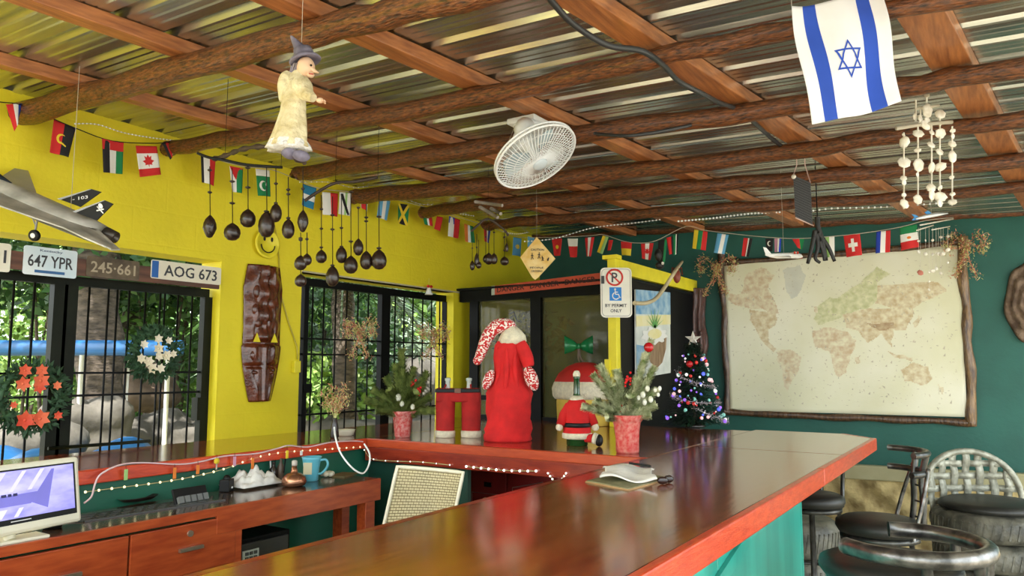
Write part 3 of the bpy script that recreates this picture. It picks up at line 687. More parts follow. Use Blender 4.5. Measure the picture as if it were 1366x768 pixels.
FL=[ # left wall: px quad, design, label
([(8,139),(30,138),(25,160),(20,175)],[('v',[('r',1),('w',.6),('b',.6)])],'folded red and white pennant at the far left'),
([(72,159),(101,171),(91,210),(67,203)],[('v',[('r',1),('k',1)]),('y',cres(.45,.5,.22)),('y',[(.4,.62),(.44,.58),(.72,.68),(.70,.72)])],'red and black flag with yellow emblem'),
([(136,185),(165,190),(164,232),(137,230)],[('v',[('k',1),('w',1.2),('g',1.1)]),('r',[(0,0),(1,0),(1,.3),(0,.3)])],'black white and green flag with red top band'),
([(181,194),(209,195),(214,233),(187,236)],[('h',[('r',.24),('w',.52),('r',.24)]),('r',LEAFM)],'red and white flag with red maple leaf'),
([(216,191),(234,190),(232,205),(227,213)],[('v',[('k',.5),('r',1),('w',.4)])],'small folded red flag at the pole end'),
([(268,207),(288,212),(286,248),(270,243)],[('v',[('k',.5),('w',1),('r',1)])],'black white and red upright striped flag'),
([(306,221),(324,225),(322,258),(310,255)],[('v',[('w',1),('g',1)]),('r',[(0,0),(1,0),(.45,.5)])],'white and green flag with red triangle'),
([(341,225),(360,227),(362,262),(344,261)],[('h',[('w',.28),('g',.72)]),('w',cres(.42,.62,.28)),('w',star(.66,.56,.08))],'green flag with white crescent and white band'),
([(405,245),(422,251),(417,280),(403,273)],[('h',[('tb',1),('w',.4),('tb',.8)])],'blue flag with white middle band'),
([(430,256),(451,258),(451,289),(431,286)],[('v',[('w',1),('r',1)])],'half white half red flag'),
([(453,256),(469,257),(466,288),(452,285)],[('v',[('w',1),('lg',.3),('w',.6)]),('k',[(.1,.1),(.3,.05),(.9,.95),(.75,1)])],'white flag with dark diagonal'),
([(479,255),(491,256),(489,282),(482,276)],[('v',[('w',.25),('r',1),('w',.25)])],'narrow red flag with white edges'),
([(506,265),(521,268),(517,294),(503,290)],[('v',[('lb',1),('w',.8),('lb',1)])],'light blue and white striped flag'),
([(531,271),(546,273),(543,301),(530,297)],[('h',[('k',1)]),('g',[(0,.1),(.42,.5),(0,.9)]),('g',[(1,.1),(.58,.5),(1,.9)]),('y',[(0,0),(.14,0),(1,.9),(1,1),(.86,1),(0,.1)]),('y',[(1,0),(.86,0),(0,.9),(0,1),(.14,1),(1,.1)])],'black and green flag with yellow saltire'),
([(561,275),(575,279),(577,302),(567,299)],[('v',[('g',1),('w',.5),('r',1)])],'green white and red flag bending forward'),
([(583,288),(591,290),(587,309),(580,305)],[('h',[('r',1)])],'small plain red flag'),
([(599,288),(614,293),(612,318),(597,315)],[('v',[('w',1),('r',1)]),('b',[(0,0),(.5,0),(.5,.33),(0,.33)])],'white and red flag with blue corner'),
([(619,298),(631,302),(633,324),(620,322)],[('v',[('o',1),('w',.5),('g',.8)])],'orange white and green flag by the small gourds'),
([(645,300),(655,303),(653,324),(646,322)],[('v',[('r',1),('w',.5),('b',.8)])],'red white and blue flag behind the small gourds'),
([(685,316),(696,318),(695,342),(684,340)],[('v',[('lb',1)]),('y',disc(.5,.5,.25,.5))],'light blue flag with small yellow sun'),
]
def bunting(name,lab,strpx,flags,fn,cordm,sag):
    o=fn(*strpx[0]); t=thing(name,lab,'bunting',o,'flag buntings under the roof')
    pts=curve([fn(*p) for p in strpx],5); MB().tube(pts,.0028,5).build('cord',cordm,t)
    for q,des,l in flags: flag(t,[fn(*p) for p in q],des,l)
    return t
wl=lambda x,y:WL(x,y,.14)
bunting('flag_bunting','bunting of small world flags along the yellow wall top, left of the doll',[(-30,130),(0,136),(28,140),(70,158),(101,171),(150,188),(210,191),(236,187)],FL[:5],wl,BSTR,0)
bunting('flag_bunting','bunting of small world flags along the yellow wall from the gourds to the diamond sign',[(262,204),(290,213),(325,222),(362,226),(405,243),(430,252),(470,256),(508,262),(548,271),(600,286),(645,300),(690,315),(712,318)],FL[5:],wl,STRING,0)
D2=[([(704,315),(713,317),(711,331),(704,329)],[('v',[('lb',1)])],'small light blue flag beside the diamond sign'),
([(736,318),(750,318),(748,341),(739,341)],[('v',[('r',1)]),('y',disc(.5,.5,.2,.6))],'red flag with yellow sun'),
([(757,318),(771,318),(770,343),(761,343)],[('h',[('w',.45),('r',.55)])],'white over red flag'),
([(780,317),(793,316),(788,342),(782,342)],[('v',[('r',.6),('w',.5),('r',.6)])],'red flag with white stripe'),
([(804,314),(812,316),(804,339),(796,336)],[('v',[('y',.5),('lg',.5)])],'folded yellow green flag above the post'),
([(812,320),(818,320),(815,334),(810,334)],[('h',[('r',1)])],'narrow red flag'),
([(828,322),(843,323),(841,341),(829,340)],[('h',[('r',.5),('y',.5)])],'red over yellow flag'),
([(855,325),(872,324),(868,347),(857,345)],[('v',[('r',.5),('w',.6),('r',.5)]),('r',LEAFM)],'red and white flag with red emblem'),
([(878,321),(890,318),(887,350),(877,350)],[('v',[('k',1),('g',.4)])],'dark green and black flag'),
([(889,317),(897,315),(897,338),(893,340)],[('v',[('r',1),('k',.3)])],'narrow dark red flag'),
([(898,314),(905,311),(903,338),(899,341)],[('v',[('g',.6),('w',.3),('k',.4)])],'narrow green flag'),
([(926,306),(944,309),(941,334),(923,331)],[('v',[('y',1),('g',.8),('r',1)])],'yellow green and red upright striped flag'),
([(957,311),(972,313),(966,339),(952,337)],[('v',[('lb',1),('w',.7),('lb',.6)])],'pale blue and white striped flag'),
([(992,317),(1004,318),(999,343),(989,341)],[('v',[('r',1),('w',.3),('k',.7)])],'red flag with black and white edge'),
([(1021,318),(1032,318),(1031,335),(1022,335)],[('h',[('k',1)]),('w',cres(.5,.4,.3))],'black flag with white ring'),
([(1033,318),(1042,318),(1041,336),(1033,336)],[('v',[('pk',.6),('w',.3),('b',.3)])],'pink and white striped flag'),
([(1057,319),(1073,318),(1070,333),(1064,330)],[('v',[('r',1),('g',.6)])],'small red and green folded flag'),
([(1101,316),(1113,315),(1113,343),(1103,343)],[('v',[('lg',.5),('w',.6)])],'pale green and white flag'),
([(1125,314),(1147,311),(1150,340),(1129,343)],[('h',[('r',1)]),('w',[(.42,.2),(.6,.2),(.6,.4),(.8,.4),(.8,.58),(.6,.58),(.6,.8),(.42,.8),(.42,.58),(.22,.58),(.22,.4),(.42,.4)])],'red flag with white cross'),
([(1169,309),(1188,307),(1187,336),(1168,338)],[('v',[('b',1),('w',1),('r',1)])],'blue white and red striped flag'),
([(1200,303),(1223,299),(1226,329),(1202,334)],[('h',[('g',.36),('w',.34),('r',.3)]),('o',disc(.5,.52,.12,.5))],'green white and red flag beside the shell strings')]
# far bunting hangs on a slanting vertical plane in front of the teal wall
A_=at(712,318,6.7); B_=at(1225,298,4.95); bn=(B_-A_).cross(Z3).normalized(); bd=bn.dot(A_)
fb=lambda x,y: pl(x,y,bn,bd)
bunting('flag_bunting','bunting of small world flags across the teal back wall over the map',[(706,317),(755,316),(790,314),(805,313),(830,321),(850,324),(875,321),(915,302),(940,307),(980,312),(1020,316),(1060,318),(1100,316),(1150,311),(1200,303),(1235,294),(1272,290)],D2,fb,STRING,0)
# ================= GOURD MOBILES =================
def gourd(t,x,yt,yc,w_,h_,D,discs,carved=0,jit=0):
    sc_=D/1000; c=at(x,yc,D); top=at(x,yt,D)
    MB().cyl(top,V((c.x,c.y,c.z+h_/2*sc_*.8)),.0022,n=5).build('string',BSTR,t)
    R=w_/2*sc_; H=h_*sc_; z0=c.z-H/2
    prof=[(.004,z0-c.z),(R*.5,z0-c.z+H*.04),(R*.88,z0-c.z+H*.20),(R,z0-c.z+H*.42),(R*.93,z0-c.z+H*.62),(R*.66,z0-c.z+H*.82),(R*.25,z0-c.z+H*.96),(.004,z0-c.z+H)]
    if carved: prof=[(r*(.8 if i in(1,2) else 1),z) for i,(r,z) in enumerate(prof)]
    g=MB().lathe(prof,c,16).build('gourd',GOURD,t)
    if carved:
        k=MB(); vd=(CAM-c).normalized(); rt=vd.cross(Z3)
        for dx,dz,s in((-.3,.1,.2),(.3,.1,.2),(0,-.08,.16),(0,-.28,.22)): k.sph(c+vd*R*.85+rt*dx*R+Z3*dz*H,(s*R,s*R,s*R*.9),8,6)
        k.build('carved_face',GOURD,g)
    for y in discs:
        p=at(x,y,D); m=MB(); m.lathe([(.003,-.006),(R*.32,-.002),(R*.36,.002),(.004,.006)],p,8); m.build('bead',GOURD,t)
def mobile(lab,D,frame,items,col_=BSTR,fr=.006,hang=None):
    o=at(*frame[0],D); t=thing('gourd_mobile',lab,'mobile',o,'mobiles of dark gourds')
    m=MB(); m.tube(curve([at(x,y,D) for x,y in frame],5),fr,6); m.build('driftwood_arm',col_,t)
    for it in items: gourd(t,*it[:5],D,*it[5:])
    if hang:
        for (x,y) in hang:
            p=at(x,y,D); MB().cyl(p,V((p.x,p.y,rz(p.x)-.004)),.0015,n=4).build('hanging_line',BSTR,t)
    return t
DRW=mat('driftwood_dark',(.03,.018,.012),.6,col2=(.09,.06,.04),bump=.4)
z6=lambda x,y:(240+x/5.12,170+y/5.12)
m1=mobile('large mobile of dark carved gourds hanging under the witch doll',3.35,[z6(120,175),z6(200,205),z6(300,222),z6(460,255),z6(700,272)],[
 (279.8,222,302,18,31,[256.5,227],1),(309.8,224,309,22,24,[242,271]),(330.6,219,291,21,25,[250,224]),(355.5,222,299,22,36,[282]),
 (368,222,283.5,16,26,[245,271]),(384.5,236,305,17,27,[253,259,291]),(404,222,295,15,30,[252],1)],BSTR,.007,[(300,213),(375,222)])
arm=MB().tube(curve([at(*z6(230,215),3.38),at(*z6(330,185),3.3),at(*z6(420,150),3.2),at(*z6(560,130),3.1),at(*z6(700,155),3.1),at(*z6(760,200),3.2),at(*z6(850,240),3.35)],5),[.010+.004*math.sin(i*1.9) for i in range(31)],7).build('driftwood_arm',DRW,m1)
for (x,yt,yc,w_,h_,ds) in [(401,310,350.5,17,20,[318,320]),(409.5,310,346,13,16,[319]),(401,358,374,16,17,[])]: gourd(m1,x,yt,yc,w_,h_,3.35,ds)
z7=lambda x,y:(400+x/4.517,220+y/4.517)
mobile('second mobile of dark gourds on a bent driftwood arm above the second gate',3.75,[z7(30,215),z7(120,155),z7(215,108),z7(330,100),z7(470,75)],[
 (428.6,260,342,15,18,[279,305,330]),(443.5,262,368,18,28,[287,306,354]),(455.5,258,339.5,15,23,[304,329]),(468,255,353,19,24,[256,322]),(478,276,329.5,14,23,[277]),(488.5,272,347,17,25,[290,295]),(505.5,256,346,21,27,[289,331])],DRW,.008,[z7(215,108),z7(470,75)])
z8=lambda x,y:(610+x/5.12,250+y/5.12)
mobile('small far mobile of dark gourds beside the diamond sign',4.9,[z8(95,300),z8(150,250),z8(210,215),z8(310,280),z8(350,330)],[
 (630,309,354,7,13,[331]),(636,312,346,7,18,[330]),(638.5,320,353,8,10,[]),(648,305,345,8,11,[316]),(652,300,345,12,16,[]),(659,305,345,10,15,[310]),(673,308,348,12,12,[316,334]),(676,305,330,5,12,[])],DRW,.008,[z8(210,215)])
sw2=MB(); 
for (x0,y0,x1,y1) in((634,269,670,274),(640,276,664,290),(655,278,668,285)): sw2.tube([at(x0,y0,4.95),at(x1,y1,4.8)],.012,6)
sw2.build('driftwood_bundle',mat('grey_driftwood',(.16,.13,.10),.8,col2=(.4,.35,.3)),label='small grey driftwood bundle tied to the pole above the far gourds',cat='driftwood')
# ================= WITCH DOLL =================
WD=2.42; wo=at(395,205,WD); wt=thing('witch_doll','hanging old woman doll in cream lace dress and grey pointed hat','doll',wo)
CRM=mat('cream_lace',(.52,.42,.20),.9,scale=16,col2=(.85,.78,.52),bump=.7,bs=60); SKN=mat('doll_skin',(.75,.50,.32),.6,var=.06); GHAT=mat('grey_hat_felt',(.10,.09,.13),.8,col2=(.25,.23,.30),scale=20)
W=lambda x,y,d=0: at(x,y,WD+d)
sw_=WD/1000
def bodyrings(pts,m,name,fold=.1,n=28):
    vs=[];fs=[]
    for i,(x,y,rx,ry) in enumerate(pts):
        c=W(x,y)
        for j in range(n):
            t=2*PI*j/n; k=1+fold*math.sin(t*7+i*.4)*(i/len(pts)); vs.append(c+HRT*rx*sw_*math.cos(t)*k+HN*ry*sw_*math.sin(t)*k)
    for i in range(len(pts)-1):
        for j in range(n): fs.append((i*n+j,i*n+(j+1)%n,(i+1)*n+(j+1)%n,(i+1)*n+j))
    fs+=[tuple(range(n)),tuple((len(pts)-1)*n+j for j in range(n))]
    return MB().add(vs,fs,0,True).build(name,m,wt)
bodyrings([(398,95,6,6),(395,104,13,11),(393,115,18,13),(393,125,18,14),(392,136,16,14),(391,150,17,15),(389,165,20,17),(387,180,23,19),(385,190,25,21),(385,197,27,23)],CRM,'dress',.12)
bodyrings([(385,188,25,21),(385,194,28,23),(385,200,29,25)],mat('white_lace',(.8,.78,.72),.9,scale=50,bump=.8,bs=90),'lace_hem',.25)
MB().tube(curve([W(388,98),W(383,108),W(380,122),W(376,136)],4),[.018,.022,.026,.028,.028,.028,.028,.026,.024,.02,.016,.012,.008],10).build('shawl',CRM,wt)
MB().tube(curve([W(401,112,-.03),W(408,124,-.06),W(418,131,-.08)],5),[.032,.034,.034,.032,.029,.026,.023,.020,.018,.016,.014],10).build('sleeve',CRM,wt)
hd=MB(); hd.sph(W(427,134,-.09),(.013,.012,.009),8,6)
for k in range(4): hd.tube([W(427,133,-.09+k*.005),W(433+k%2,134+k*1.3,-.1+k*.006)],.0028,5)
hd.build('hand',SKN,wt)
h=MB(); h.sph(W(408,90),(.030,.030,.036),16,12); h.tube([W(414,90,-.01),W(420,95,-.015),W(425,97,-.018)],[.009,.006,.002],8); h.sph(W(414,100,-.01),(.014,.014,.010),8,6); h.build('head',SKN,wt)
e=MB(); e.sph(W(415,87,-.025),.004,6,5); e.build('eye',BSTR,wt)
MB().tube([W(412,98,-.028),W(418,99,-.02)],.002,5).build('mouth',flat((.5,.05,.04),'doll_lips'),wt)
ht=MB(); R_=Matrix.Rotation(-.25,3,HN)
ht.lathe([(.004,.012),(.050,-.006),(.054,-.002),(.048,.006),(.036,.012),(.034,.02),(.03,.04)],W(407,80),20,R_); ht.tube(curve([W(405,76),W(402,68),W(395,58),W(388,48)],4),[.034,.032,.03,.027,.024,.021,.018,.016,.013,.011,.008,.006,.003],10); ht.build('hat',GHAT,wt)
hr=MB(); rd=random.Random(3)
for k in range(40): 
    x=396+rd.uniform(-6,4); hr.tube([W(x,84,rd.uniform(-.02,.03)),W(x-3,94,.0),W(x-6+rd.uniform(-3,3),104,rd.uniform(-.02,.03))],.0022,4)
hr.build('hair',mat('doll_hair',(.12,.10,.16),.7,col2=(.4,.36,.42)),wt)
for (x,y,dx) in((388,196,-3),(401,199,3)):
    MB().tube([W(x,182),W(x,y+4)],[.012,.011],8).build('leg',flat((.45,.38,.26),'doll_stocking'),wt)
    MB().sph(W(x+dx*.3,y+9,-.02),(.024,.032,.018),12,8).build('shoe',GHAT,wt)
p=W(402,66); MB().cyl(p,V((p.x,p.y,rz(p.x)-.004)),.0013,n=4).build('hanging_line',STRING,wt)
# ================= FAN =================
fc=at(715,210,3.45); fn_=(HRT*.42-HN*.36-Z3*.83).normalized(); ft=thing('wall_fan','white caged fan fixed under the roof rafter','fan',at(706,160,3.6))
fa=(Z3-fn_*fn_.z).normalized(); fb_=fn_.cross(fa); FRD=.205
F=lambda r,t,h: fc+(fa*math.cos(t)+fb_*math.sin(t))*r+fn_*h
m=MB(); m.tube([F(FRD,k*PI/24,0) for k in range(48)],.006,6,True); m.tube([F(FRD,k*PI/24,-.018) for k in range(48)],.005,6,True); m.build('guard_ring',WHITE,ft)
for nm,sg,dep in(('front_guard',1,.045),('rear_guard',-1,.085)):
    m=MB()
    for k in range(60):
        t=k*PI/30; m.tube([F(FRD*r,t+(.25*(1-r)),(-.01 if sg<0 else 0)+sg*dep*(1-r**2.2)) for r in(1,.85,.65,.42,.18)],.0022,4)
    for r in(.82,.62,.4): m.tube([F(FRD*r,k*PI/20,sg*dep*(1-r**2.2)-(0.01 if sg<0 else 0)) for k in range(40)],.0014,4,True)
    m.build(nm,WHITE,ft)
RF_=Matrix((fa,fb_,fn_)).transposed()
MB().lathe([(.002,.012),(.03,.012),(.036,.006),(.036,-.004)],fc+fn_*.042,18,RF_).build('badge',flat((.55,.62,.66),'fan_badge'),ft)
for k in range(3):
    b=MB(); t0=k*2*PI/3
    b.grid(lambda u,v:F(.03+.13*u,t0+(v-.5)*(.55+.35*math.sin(u*PI))+.4*u,-.01+.035*(v-.5)),8,8); b.build('blade',mat('fan_blade',(.42,.52,.56),.25,var=.04),ft,solid=.002)
MB().lathe([(.01,-.17),(.045,-.16),(.062,-.13),(.064,-.09),(.05,-.07),(.03,-.05),(.02,.0)],fc,20,RF_).build('motor_housing',WHITE,ft)
ms=fc-fn_*.12; top=at(704,153,3.62); top.z=ZR-G*top.x-.075
MB().tube(curve([ms,ms+V((0,0,.06)),top-V((0,0,.1)),top],4),[.045,.046,.047,.048,.050,.052,.055,.058,.062,.066,.07,.074,.078],12).build('bracket',WHITE,ft)
MB().box(top-V((0,0,.01)),(.16,.14,.03)).build('mount_plate',WHITE,ft,bevel=.006)
q=at(688,165,3.55); MB().tube(curve([q,at(680,185,3.5),at(673,201,3.45)],5),.0015,4).build('pull_cord',STRING,ft)
# ================= BLUE AND WHITE FLAG WITH STAR =================
fl=lambda x,y:at(x,y,2.2)
q=[fl(1056,8),fl(1178,-9),fl(1200,137),fl(1085,164)]
nf=((q[1]-q[0]).cross(q[3]-q[0])).normalized()
hf=thing('hanging_flag','large white flag with two blue stripes and a blue six-pointed star','flag',bil(q,.5,0))
FW_=mat('white_flag_cloth',(.74,.74,.74),.85,var=.06,scale=5,bump=.1,bs=25); FB=mat('blue_flag_cloth',(.02,.07,.42),.85,var=.1)
def fp(u,v): 
    sx=u+.02*math.sin(v*5)*(u-.5); p=bil(q,sx,v+ (.02*math.sin(u*PI) if v>.5 else 0)); return p+nf*(.012*math.sin(u*9+v*2)+.008*math.sin(v*7+u*3))
MB().grid(fp,44,44,mf=lambda u,v:1 if (.13<u<.28 or .71<u<.86) else 0).build('cloth',[FW_,FB],hf,solid=.0008)
def tri(rot):
    o=[];i_=[]
    for k in range(3):
        a=rot+k*2*PI/3; o.append((math.sin(a),math.cos(a))); 
    return o
for rot in(0,PI):
    m=MB(); T3=tri(rot)
    for k in range(3):
        a=V((*T3[k],0)); b=V((*T3[(k+1)%3],0)); 
        for sg in(1,-1):
            def sp2(p,h): 
                uu=.5+p[0]*.185; vv=.53-p[1]*.155; c_,s_=math.cos(.08),math.sin(.08); return fp(uu,vv)+nf*h*sg
            N_=8
            for j in range(N_):
                t0,t1=j/N_,(j+1)/N_
                a0=a.lerp(b,t0);a1=a.lerp(b,t1); i0=a0*.82 if 0 else V((*(V(T3[k])*.8).lerp(V(T3[(k+1)%3])*.8,t0),0)); i1=V((*(V(T3[k])*.8).lerp(V(T3[(k+1)%3])*.8,t1),0))
                m.add([sp2(a0,.0025),sp2(a1,.0025),sp2(i1,.0025),sp2(i0,.0025)],[(0,1,2,3)])
    m.build('star_triangle',FB,hf)
for u in(0,.5,.98):
    p=bil(q,u,0); MB().cyl(p,V((p.x,p.y,rz(p.x)-.004)),.0015,n=4).build('hanging_line',STRING,hf)
# ================= SHELL CHIMES =================
SHL=mat('white_shell',(.62,.55,.42),.5,scale=30,col2=(.88,.85,.76))
ct=thing('shell_chime','wind chime of white shells on strings hanging beside the flag','wind chime',at(1238,130,3.2))
z9=lambda x,y:at(1180+x/4.267,110+y/4.267,3.2)
def shell(mb,p,r,seed,flat_=.3):
    rd=random.Random(seed); R=Euler((rd.uniform(-.5,.5),rd.uniform(-.5,.5),rd.uniform(-.6,.6)+HD)).to_matrix()
    mb.sph(p,(r*rd.uniform(.8,1.15),r*flat_,r*rd.uniform(.8,1.1)),10,7,R,fn=lambda q:V((q.x*(1+.1*math.sin(q.z/r*9)),q.y,q.z)))
sh=[(110,[(300,14),(340,34),(455,36),(545,22),(570,16),(640,16),(690,32)],285,720),(190,[(290,30),(385,18),(470,38),(525,14),(665,36)],250,700),(268,[(285,18),(355,24),(485,32),(600,28),(640,32)],240,680),(315,[(180,34),(230,16),(290,34),(395,26),(480,30),(600,18),(650,32),(685,26)],160,700),(385,[(275,16),(305,20),(350,28),(422,38),(540,14),(635,16),(680,22)],250,700),(240,[(160,44),(215,20),(240,36)],80,240),(205,[(205,24),(235,16)],150,250),(178,[(195,20)],100,220)]
k=0
for x,ls,y0,y1 in sh:
    MB().tube([z9(x,y0),z9(x,y1)],.0035,5).build('string',SHL,ct)
    for y,r in ls:
        k+=1; m=MB(); shell(m,z9(x+random.uniform(-4,4),y),r/4.267*3.2/1000,k); m.build('shell',SHL,ct)
m=MB(); m.tube([z9(65,262),z9(200,240),z9(385,225)],.009,6); m.tube([z9(180,150),z9(310,130)],.007,6); shell(m,z9(240,72),.013,99); m.build('driftwood_stick',mat('pale_driftwood',(.35,.30,.22),.8,col2=(.6,.54,.42)),ct)
p=z9(245,150); MB().cyl(p,V((p.x,p.y,rz(p.x)-.004)),.0013,n=4).build('hanging_line',STRING,ct)
# small shell string mobile in front of map
st=thing('shell_chime','small fine shell mobile in front of the map top right corner','wind chime',fb(1250,300))
zz=lambda x,y:fb(1180+x/6.4,280+y/6.4)
m=MB(); m.tube([zz(270,175),zz(420,130)],.005,5).tube([zz(300,130),zz(590,75)],.005,5).tube([zz(400,170),zz(560,140)],.004,5); m.build('stick',SHL,st)
rd=random.Random(8)
for x,ys_ in((290,(265,355)),(350,(260,375)),(410,(258,378,520)),(440,(370,500)),(480,(232,380,540)),(540,(225,340,450)),(305,(535,)),(380,(530,610,680)),(460,(375,)),(500,(372,))):
    MB().cyl(zz(x,150),zz(x,ys_[-1]),.0008,n=4).build('string',SHL,st)
    for y in ys_:
        m=MB(); shell(m,zz(x,y),rd.uniform(.008,.015) if y!=535 else .022,x+y); m.build('shell',SHL if y!=535 else flat((.45,.15,.10),'red_shell'),st)
# ================= OTHER HANGING THINGS =================
hp=thing('ribbed_banner','dark ribbed panel hung on pink strings below the poles','hanging',at(1070,235,4.3))
P=lambda x,y,d=0:at(1000+x/5.485,220+y/5.485,4.3+d)
q=[P(320,75),P(445,130),P(460,445),P(335,385)]
m=MB()
for k in range(17):
    v0=k/17;v1=(k+.62)/17; a,b,c,d=bil(q,0,v0),bil(q,1,v0),bil(q,1,v1),bil(q,0,v1); m.poly([a,b,c,d],(.0,-.006,0))
m.build('rib',flat((.05,.05,.05),'panel_rib'),hp,kind='stuff')
MB().poly(q,(0,.004,0)).build('backing',flat((.02,.02,.022),'panel_cloth'),hp)
PKS=flat((.6,.42,.36),'pink_cord'); MB().tube([P(335,385),P(470,445)],.004,5).build('cord',PKS,hp)
for a_,b_ in((P(320,75),P(345,0)),(P(445,130),P(405,0))): MB().tube([a_,b_,V((b_.x,b_.y,rz(b_.x)-.03))],.003,4).build('cord',PKS,hp)
MB().sph(P(322,85,-.02),.014,8,6).build('shell',SHL,hp)
rh=thing('hanging_root','black carved root with finger like prongs hanging over the map','hanging',at(1092,300,4.6))
for pts,r in(([(495,380),(500,450),(530,540),(560,700)],.014),([(480,480),(455,600),(425,720)],.013),([(500,500),(570,590),(622,705)],.013),([(490,500),(500,600),(480,680),(515,715)],.012),([(510,560),(540,640),(548,700)],.012)):
    c=curve([at(1000+x/5.485,220+y/5.485,4.6) for x,y in pts],4); MB().tube(c,[r*(1.25-.5*i/len(c)) for i in range(len(c))],8).build('prong',mat('black_root',(.012,.011,.010),.5,bump=.3),rh)
p=at(1000+495/5.485,220+380/5.485,4.6); MB().cyl(p,V((p.x,p.y,rz(p.x)-.004)),.004,n=5).build('hanging_line',BSTR,rh)
# black conduit cable along the rafter
cpts=[RF(715,-30,.07),RF(735,0,.09),RF(765,32,.12),RF(810,60,.16),RF(856,68,.16),RF(885,87,.14),RF(905,108,.13),RF(935,124,.13),RF(960,137,.1),RF(990,150,.08),RF(1030,185,.07),RF(1060,208,.07)]
MB().tube(curve(cpts,6),.011,8).build('conduit',mat('black_conduit',(.03,.032,.034),.4),label='black ribbed conduit looping between poles beside the rafter',cat='cable')
MB().tube(curve([RF(793,178,.14),RF(830,181,.2),RF(865,178,.2),RF(922,167,.14)],6),.008,8).build('conduit',mat('black_conduit',(.03,.032,.034),.4),label='short sagging black cable between two poles right of the fan',cat='cable')
# rope lights
BEAD=mat('clear_bead',(.7,.7,.65),.2,emis=.25)
def rope(pts,fn,n,lab,r=.0045,cm_=None,grp='bead lights under the roof'):
    c=curve([fn(*p) for p in pts],8); t=thing('rope_light',lab,'string lights',c[0],grp)
    MB().tube(c,.002,4).build('cord',cm_ or STRING,t)
    L=[0]
    for i in range(1,len(c)): L.append(L[-1]+(c[i]-c[i-1]).length)
    m=MB()
    for k in range(n):
        s=L[-1]*k/(n-1); i=max(j for j in range(len(L)) if L[j]<=s+1e-9); i=min(i,len(c)-2); f=(s-L[i])/(L[i+1]-L[i]); m.sph(c[i].lerp(c[i+1],f),r,6,4)
    m.build('beads',BEAD,t,kind='stuff'); return t
rope([(700,322),(740,318),(790,304),(840,298),(880,293)],lambda x,y:at(x,y,6.3),40,'white bead light rope under the last poles above the post',.006)
rope([(905,295),(950,291),(1000,285),(1040,283)],lambda x,y:at(x,y,5.9),30,'white bead light rope left of the hanging ribbed panel',.008)
rope([(1085,281),(1110,278),(1150,277),(1200,275),(1280,269),(1355,264)],lambda x,y:at(x,y,5.6),34,'white bead light rope behind the shell chime',.008)
rope([(100,165),(130,166),(165,177),(205,184),(240,188)],lambda x,y:WL(x,y,.06),30,'bead light rope along the yellow wall top above the leaf flag',.004)
rope([(262,178),(275,183),(330,196),(380,210)],lambda x,y:WL(x,y,.10),20,'bead light rope behind the large gourd mobile',.004)
rope([(400,243),(440,243),(470,250),(510,250),(560,272),(600,270)],lambda x,y:WL(x,y,.10),34,'bead light rope above the second gate',.004)
rope([(600,283),(620,286),(645,290)],lambda x,y:WL(x,y,.10),14,'short bead light rope left of the small gourds',.005)
rope([(672,309),(690,312),(708,309)],lambda x,y:WL(x,y,.10),14,'short bead light rope over the diamond sign',.005)
# ================= SIGNS =================
SGN=mat('sign_cream',(.80,.78,.66),.4,var=.05)
def rrect(c,rt,up,w_,h_,r):
    o=[]
    for sx,sy,a0 in((1,1,0),(-1,1,1),(-1,-1,2),(1,-1,3)):
        for k in range(5): a=(a0+k/4)*PI/2; o.append(c+rt*(sx*(w_/2-r)+r*math.cos(a))+up*(sy*(h_/2-r)+r*math.sin(a)))
    return o
sD=HN.dot(V((PXX,PY,0)))-.08
sc_=at(822,390,sD); k=sD/1000; sg=thing('parking_sign','cream sign with no parking and wheelchair symbols reading BY PERMIT ONLY','sign',sc_)
nb=-HN
MB().poly(rrect(sc_,HRT,Z3,42*k,67*k,6*k),HN*.003).build('sign_plate',SGN,sg)
o=rrect(sc_-HN*.001,HRT,Z3,38*k,63*k,5*k); MB().tube(o,.0018,4,True).build('border',flat((.15,.15,.14),'sign_line'),sg)
S2=lambda dx,dy,h=.002: sc_+HRT*dx*k+Z3*dy*k-HN*h
MB().tube([S2(-2+10.5*math.cos(t),20.3+10.5*math.sin(t)) for t in [j*PI/16 for j in range(32)]],1.3*k,5,True).beam(S2(-9,27),S2(5,13),2*k,.002,HN).build('prohibition_ring',flat((.65,.03,.02),'sign_red'),sg)
text('P',S2(-2,20.3,.003),HRT,Z3,8*k,13*k,INK,sg)
MB().poly([S2(-9,7,.001),S2(7,7,.001),S2(7,-11,.001),S2(-9,-11,.001)],-HN*.001).build('blue_square',flat((.02,.22,.62),'sign_blue'),sg)
wc=MB(); wc.sph(S2(-1.5,4.2,.003),1.5*k,8,6); wc.tube([S2(-1.5,2.5,.003),S2(-1,-2.5,.003),S2(3,-2.5,.003),S2(4.5,-7,.003),S2(6,-6.5,.003)],.9*k,5); wc.tube([S2(-1.3,.5,.003),S2(2.5,.5,.003)],.7*k,5)
wc.tube([S2(-.5+4.5*math.cos(t),-4.5+4.5*math.sin(t),.003) for t in [PI*.62+j*PI*1.2/10 for j in range(11)]],.8*k,5); wc.build('wheelchair_symbol',WHT,sg)
text('BY PERMIT',S2(-.5,-17.5),HRT,Z3,29*k,4.2*k,INK,sg); text('ONLY',S2(-.5,-24.5),HRT,Z3,15*k,4.4*k,INK,sg)
MB().box(S2(-18,17,.004),(.022,.022,.058),RZ).build('clip',flat((.05,.05,.05),'dark_clip'),sg)
